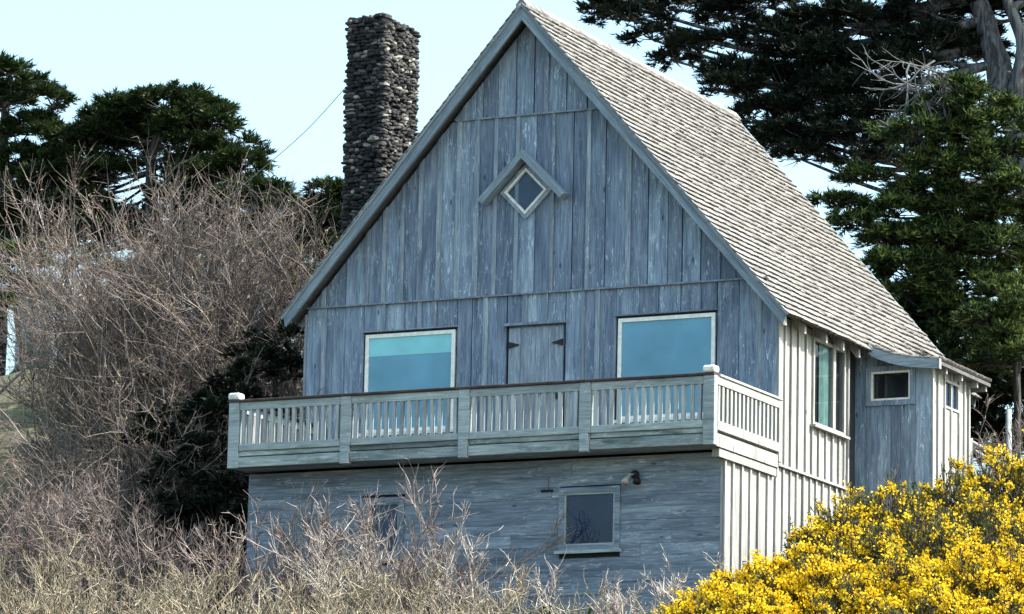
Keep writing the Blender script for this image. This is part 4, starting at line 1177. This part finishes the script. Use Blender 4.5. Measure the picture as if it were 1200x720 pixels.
# added dark leaves standing in for the shaded gaps below the twigs
r = np.random.default_rng(91)
Nu = 16000
S = np.stack([r.uniform(-11, 4.0, Nu), r.uniform(-9, -2.3, Nu), np.zeros(Nu)], 1)
hmax = .35+.45*(.5+.5*np.sin(S[:, 0]*1.7+1)*np.sin(S[:, 1]*1.9))
S[:, 2] = ground(S[:, 0], S[:, 1])+r.uniform(0, 1, Nu)*hmax
V_, F_ = tri_leaves(r, S, r.normal(0, 1, (Nu, 3))+np.array([0, 0, .4]), .10, .06)
o = mk('gap_shade_leaves', np_mesh('gap_shade_leaves', V_, F_), M['ever'])
tag(o, 'added dark leaves standing in for shaded gaps beneath the dry brush in front of the cabin', 'gap_shade_leaves', kind='stuff')

# ------------------------------------------------------------------ gorse
def gorse(label, lumps, seed, bloom=1.0, dens=1.0):
    """lumps (u, v of top, Y, half width px, height px)"""
    r = np.random.default_rng(seed)
    c0 = at(lumps[0][0], lumps[0][1], lumps[0][2]); base = np.array([c0[0], c0[1], gz(c0[0], c0[1])])
    t = empty('gorse_bush', tuple(base))
    GR = []; FL = []; ST = []
    for (u, v, Y, wpx, hpx) in lumps:
        s = px(Y); top = at(u, v, Y); rx = wpx*s; rz_ = hpx*s; ry = rx*.9
        c_ = top-np.array([0, 0, rz_])
        gzc = gz(c_[0], c_[1])
        # woody stems
        ns = 10
        st = np.repeat(np.array([[c_[0], c_[1], gzc-.05]]), ns, 0)+r.normal(0, rx*.2, (ns, 3))*np.array([1, 1, 0])
        tg = c_+norm(r.normal(0, 1, (ns, 3)))*np.array([rx, ry, rz_])*.7
        tg[:, 2] = np.maximum(tg[:, 2], gzc+.3)
        P = grow(r, st, tg-st, np.linalg.norm(tg-st, axis=1), 6, .12, .02)
        ST.append(tubes(P, rad(np.full(ns, .03), .008, 6), 5))
        n_ = int(dens*620*(rx*ry+rx*rz_)*.9)+60
        g_ = norm(r.normal(0, 1, (n_, 3))); g_[:, 2] = np.where(g_[:, 2] < -.15, np.abs(g_[:, 2]), g_[:, 2])
        lump = 1+.16*np.sin(g_[:, 0]*6+seed)*np.sin(g_[:, 1]*7+1)+.12*np.sin(g_[:, 2]*9+g_[:, 0]*8)
        deep = np.where(r.uniform(0, 1, n_) < .3, r.uniform(.55, .9, n_), r.uniform(.88, 1.03, n_))
        p = c_+g_*(lump*deep)[:, None]*np.array([rx, ry, rz_])
        d = norm(g_*.9+np.array([0, 0, .5])+r.normal(0, .35, (n_, 3)))
        L = r.uniform(.06, .16, n_)
        # spines along each sprig
        k = 8
        tpos = r.uniform(0, 1, (n_, k, 1))
        sp = (p[:, None]+d[:, None]*L[:, None, None]*tpos).reshape(-1, 3)
        sd_ = norm(np.repeat(d, k, 0)*.8+r.normal(0, .6, (n_*k, 3)))
        GR.append(tri_leaves(r, sp, sd_, .064, .020))
        P2 = np.stack([p-d*.15, p+d*L[:, None]*.5, p+d*L[:, None]], 1)
        ST.append(tubes(P2, rad(np.full(n_, .006), .003, 3), 3))
        # bloom, in patches on the open side
        pn = .5+.5*np.sin(p[:, 0]*3.1+p[:, 2]*2.3+seed)*np.sin(p[:, 1]*2.7+p[:, 2]*3.7+1.7)
        pn2 = .5+.5*np.sin(p[:, 0]*7.7+p[:, 1]*3+seed*2)*np.sin(p[:, 2]*8.3+p[:, 1]*6)
        pr = np.clip(bloom*(.04+1.1*np.clip(pn*.6+pn2*.75-.24, 0, 1))*np.clip(deep*2.6-1.5, 0, 1)*np.clip(.65+g_[:, 2]*.6+.3*g_[:, 0], .15, 1.2), 0, 1)
        on = r.uniform(0, 1, n_) < pr
        kf = 15
        pf, df, Lf = p[on], d[on], L[on]
        tpos = r.uniform(.55, 1.1, (len(pf), kf, 1))
        fp = (pf[:, None]+df[:, None]*Lf[:, None, None]*tpos).reshape(-1, 3)+r.normal(0, .027, (len(pf)*kf, 3))
        fd = norm(np.repeat(df, kf, 0)*.3+r.normal(0, .7, fp.shape)+np.array([0, 0, .25]))
        FL.append(tri_leaves(r, fp, fd, .036, .034, True)); 
        FL.append(tri_leaves(r, fp, norm(fd+r.normal(0, .6, fp.shape)), .030, .030, True))
    for nm, prt, mt_ in (('stems', ST, 'twig_dark'), ('spines', GR, 'gorse'), ('flowers', FL, 'flower')):
        V_, F_ = join(prt)
        tag(mk(nm, np_mesh(nm, V_-base, F_), M[mt_], t, tuple(base)), kind='stuff')
    tag(t, label, 'shrub', 'yellow gorse below the annex')
gorse('gorse bush with the densest yellow bloom, at the bottom by the cabin\'s corner', [(900, 668, -4.2, 70, 60), (845, 695, -4.6, 55, 50), (960, 655, -4.0, 70, 70), (812, 716, -5, 46, 40), (880, 700, -5, 70, 50)], 101, 1.5)
gorse('gorse bush with dark green patches against the annex front', [(1000, 590, -.8, 50, 70), (960, 615, -1.2, 44, 70), (1050, 575, -.4, 60, 70), (1010, 625, -1.8, 60, 60)], 102, .42)
gorse('gorse bush highest up the slope at the right edge', [(1175, 540, .6, 60, 80), (1120, 562, .2, 60, 70), (1215, 530, .9, 50, 80), (1150, 590, -.6, 70, 60)], 103, .45)
gorse('wide yellow gorse bush along the bottom right', [(1060, 660, -4, 90, 70), (1140, 655, -4.0, 80, 70), (1010, 690, -4.6, 70, 60), (1100, 700, -5, 80, 60), (1185, 650, -3.8, 70, 80), (1190, 705, -4.8, 60, 60)], 104, 1.15, .8)
gorse('gorse bush between the annex front bush and the wide bottom right one', [(1090, 610, -2, 70, 60), (1040, 635, -2.4, 60, 60), (1180, 610, -2, 60, 60)], 105, .5)

# ------------------------------------------------------------------ small things
# neighbouring house glimpsed through the branches
nb = at(58, 440, 14.5); nbz = gz(nb[0], nb[1])
nh = empty('neighbouring_house', (nb[0], nb[1], nbz))
tag(nh, 'pale blue neighbouring house glimpsed behind branches at the left', 'house')
def npt(u, v): return at(u, v, 14.5)
a = npt(18, 400); b_ = npt(62, 400); c_ = npt(98, 400)
zt = npt(50, 345)[2]; zm = npt(80, 381)[2]
box('wall', M['nwall'], nh, a[0], b_[0], 14.5, 18, nbz-.3, zt)
box('lower_wing', M['nwall'], nh, b_[0]+.01, c_[0]+.5, 14.3, 17.5, nbz-.3, zm+.16)
box('trim', M['ntrim'], nh, b_[0]+.005, c_[0]+.55, 14.24, 14.29, zm-.03, zm+.03)
prism('roof', M['nroof'], nh, [(a[0]-.5, zt-.05), (b_[0]+.15, zt-.02), (b_[0]+.15, zt+.06), ((a[0]+b_[0])/2-.1, zt+.42), (a[0]-.5, zt+.35)], 14.2, 18.3)
for u in (38, 53):
    q = npt(u, 380); box('wall_post', M['ntrim'], nh, q[0]-.04, q[0]+.04, 14.40, 14.48, nbz-.3, zt-.03)
w0 = npt(41, 365); w1 = npt(50, 395)
wn = box('window', M['ntrim'], nh, w0[0], w1[0], 14.46, 14.499, w1[2], w0[2])
box('pane', M['blind'], wn, w0[0]+.05, w1[0]-.05, 14.44, 14.459, w1[2]+.05, w0[2]-.05)
for nm, lab, p0, p1, r_ in (('fence_post', 'upright pale post before the neighbouring house', at(62, 402, 12.5), at(63.5, 368, 12.5), .035), ('fence_post', 'shorter pale post just right of the taller one', at(66, 424, 12.4), at(67.5, 394, 12.4), .03)):
    gp_ = np.array([p0[0], p0[1], gz(p0[0], p0[1])-.2])
    tag(mk(nm, tube_me(nm, np.array([gp_, p0, p1])-gp_, [r_, r_, r_*.9], 6), M['white'], None, tuple(gp_)), lab, 'post', 'pale posts by the neighbouring house')
p0, p1 = at(-6, 466, 6), at(38, 424, 6)
gp_ = p0 + (p0-p1)*1.5
tag(mk('leaning_pole', tube_me('leaning_pole', np.array([gp_, p0, p1])-gp_, [.03, .03, .025], 6), M['dead'], None, tuple(gp_)), 'pale wooden pole leaning at the left picture edge', 'pole')
# cable
pts = spline([at(404, 104, 3.5), at(360, 152, 5.5), at(310, 196, 8), at(255, 240, 11), at(180, 290, 14)], 24)
tag(mk('overhead_cable', tube_me('overhead_cable', pts-pts[0], [.007]*24, 5), M['wire'], None, tuple(pts[0])), 'thin overhead cable running from the chimney down to the left', 'cable')
# handrail and post beyond the annex
st = empty('stair_railing', tuple(gbase(1150, 530, 5.3)))
tag(st, 'short sunlit wooden handrail beside the annex', 'railing')
for (v0, v1) in ((516, 530), (524, 540)):
    A_, B_ = at(1133, v0, 5.0), at(1168, v1+4, 5.4)
    mk('rail', tube_me('rail', np.array([A_, (A_+B_)/2, B_])-np.array(WLOC[st.name]), [.04, .04, .04], 4), W['side'], st, tuple(WLOC[st.name]))
for (u, v, Y) in ((1137, 514, 5.03), (1166, 530, 5.38)):
    A_ = at(u, v, Y); B_ = A_.copy(); B_[2] = gz(A_[0], A_[1])-.1
    mk('post', tube_me('post', np.array([B_, (A_+B_)/2, A_])-np.array(WLOC[st.name]), [.045, .045, .045], 4), W['side'], st, tuple(WLOC[st.name]))
A_ = at(1182, 480, 6.0); B_ = A_.copy(); B_[2] = gz(A_[0], A_[1])-.1
tag(mk('wooden_post', tube_me('wooden_post', np.array([B_, (A_+B_)/2, A_])-B_, [.05, .05, .045], 6), W['rail'], None, tuple(B_)), 'single grey wooden post behind the gorse at the right edge', 'post')
shrub('bare_shrub', 'small bare shrub with pale twigs around the wooden post at the right', 'shrub', sb(1190, 5.2), .4, 1.9, 69, n_stem=12, nb=6, nt=5, nw=1, mat='twig', lean=.4, r0=.014, rtw=.005, short=.5)
shrub('bare_shrub', 'wispy bare twigs in front of the annex wall', 'shrub', sb(1040, 1.9), .35, 1.5, 70, n_stem=9, nb=5, nt=5, nw=1, mat='twig', lean=.5, r0=.009, rtw=.004, short=.5)

for o in bpy.data.objects:
    if o.parent is None and 'category' in o and 'group' not in o:
        for pre, gname in (('cypress_tree', 'cypress trees around the cabin'), ('bare_shrub', 'bare shrubs beside the cabin'), ('dry_shrub', 'dry shrubs below the balcony'), ('evergreen_shrub', 'dark evergreen shrubs')):
            if o.name.startswith(pre): o['group'] = gname
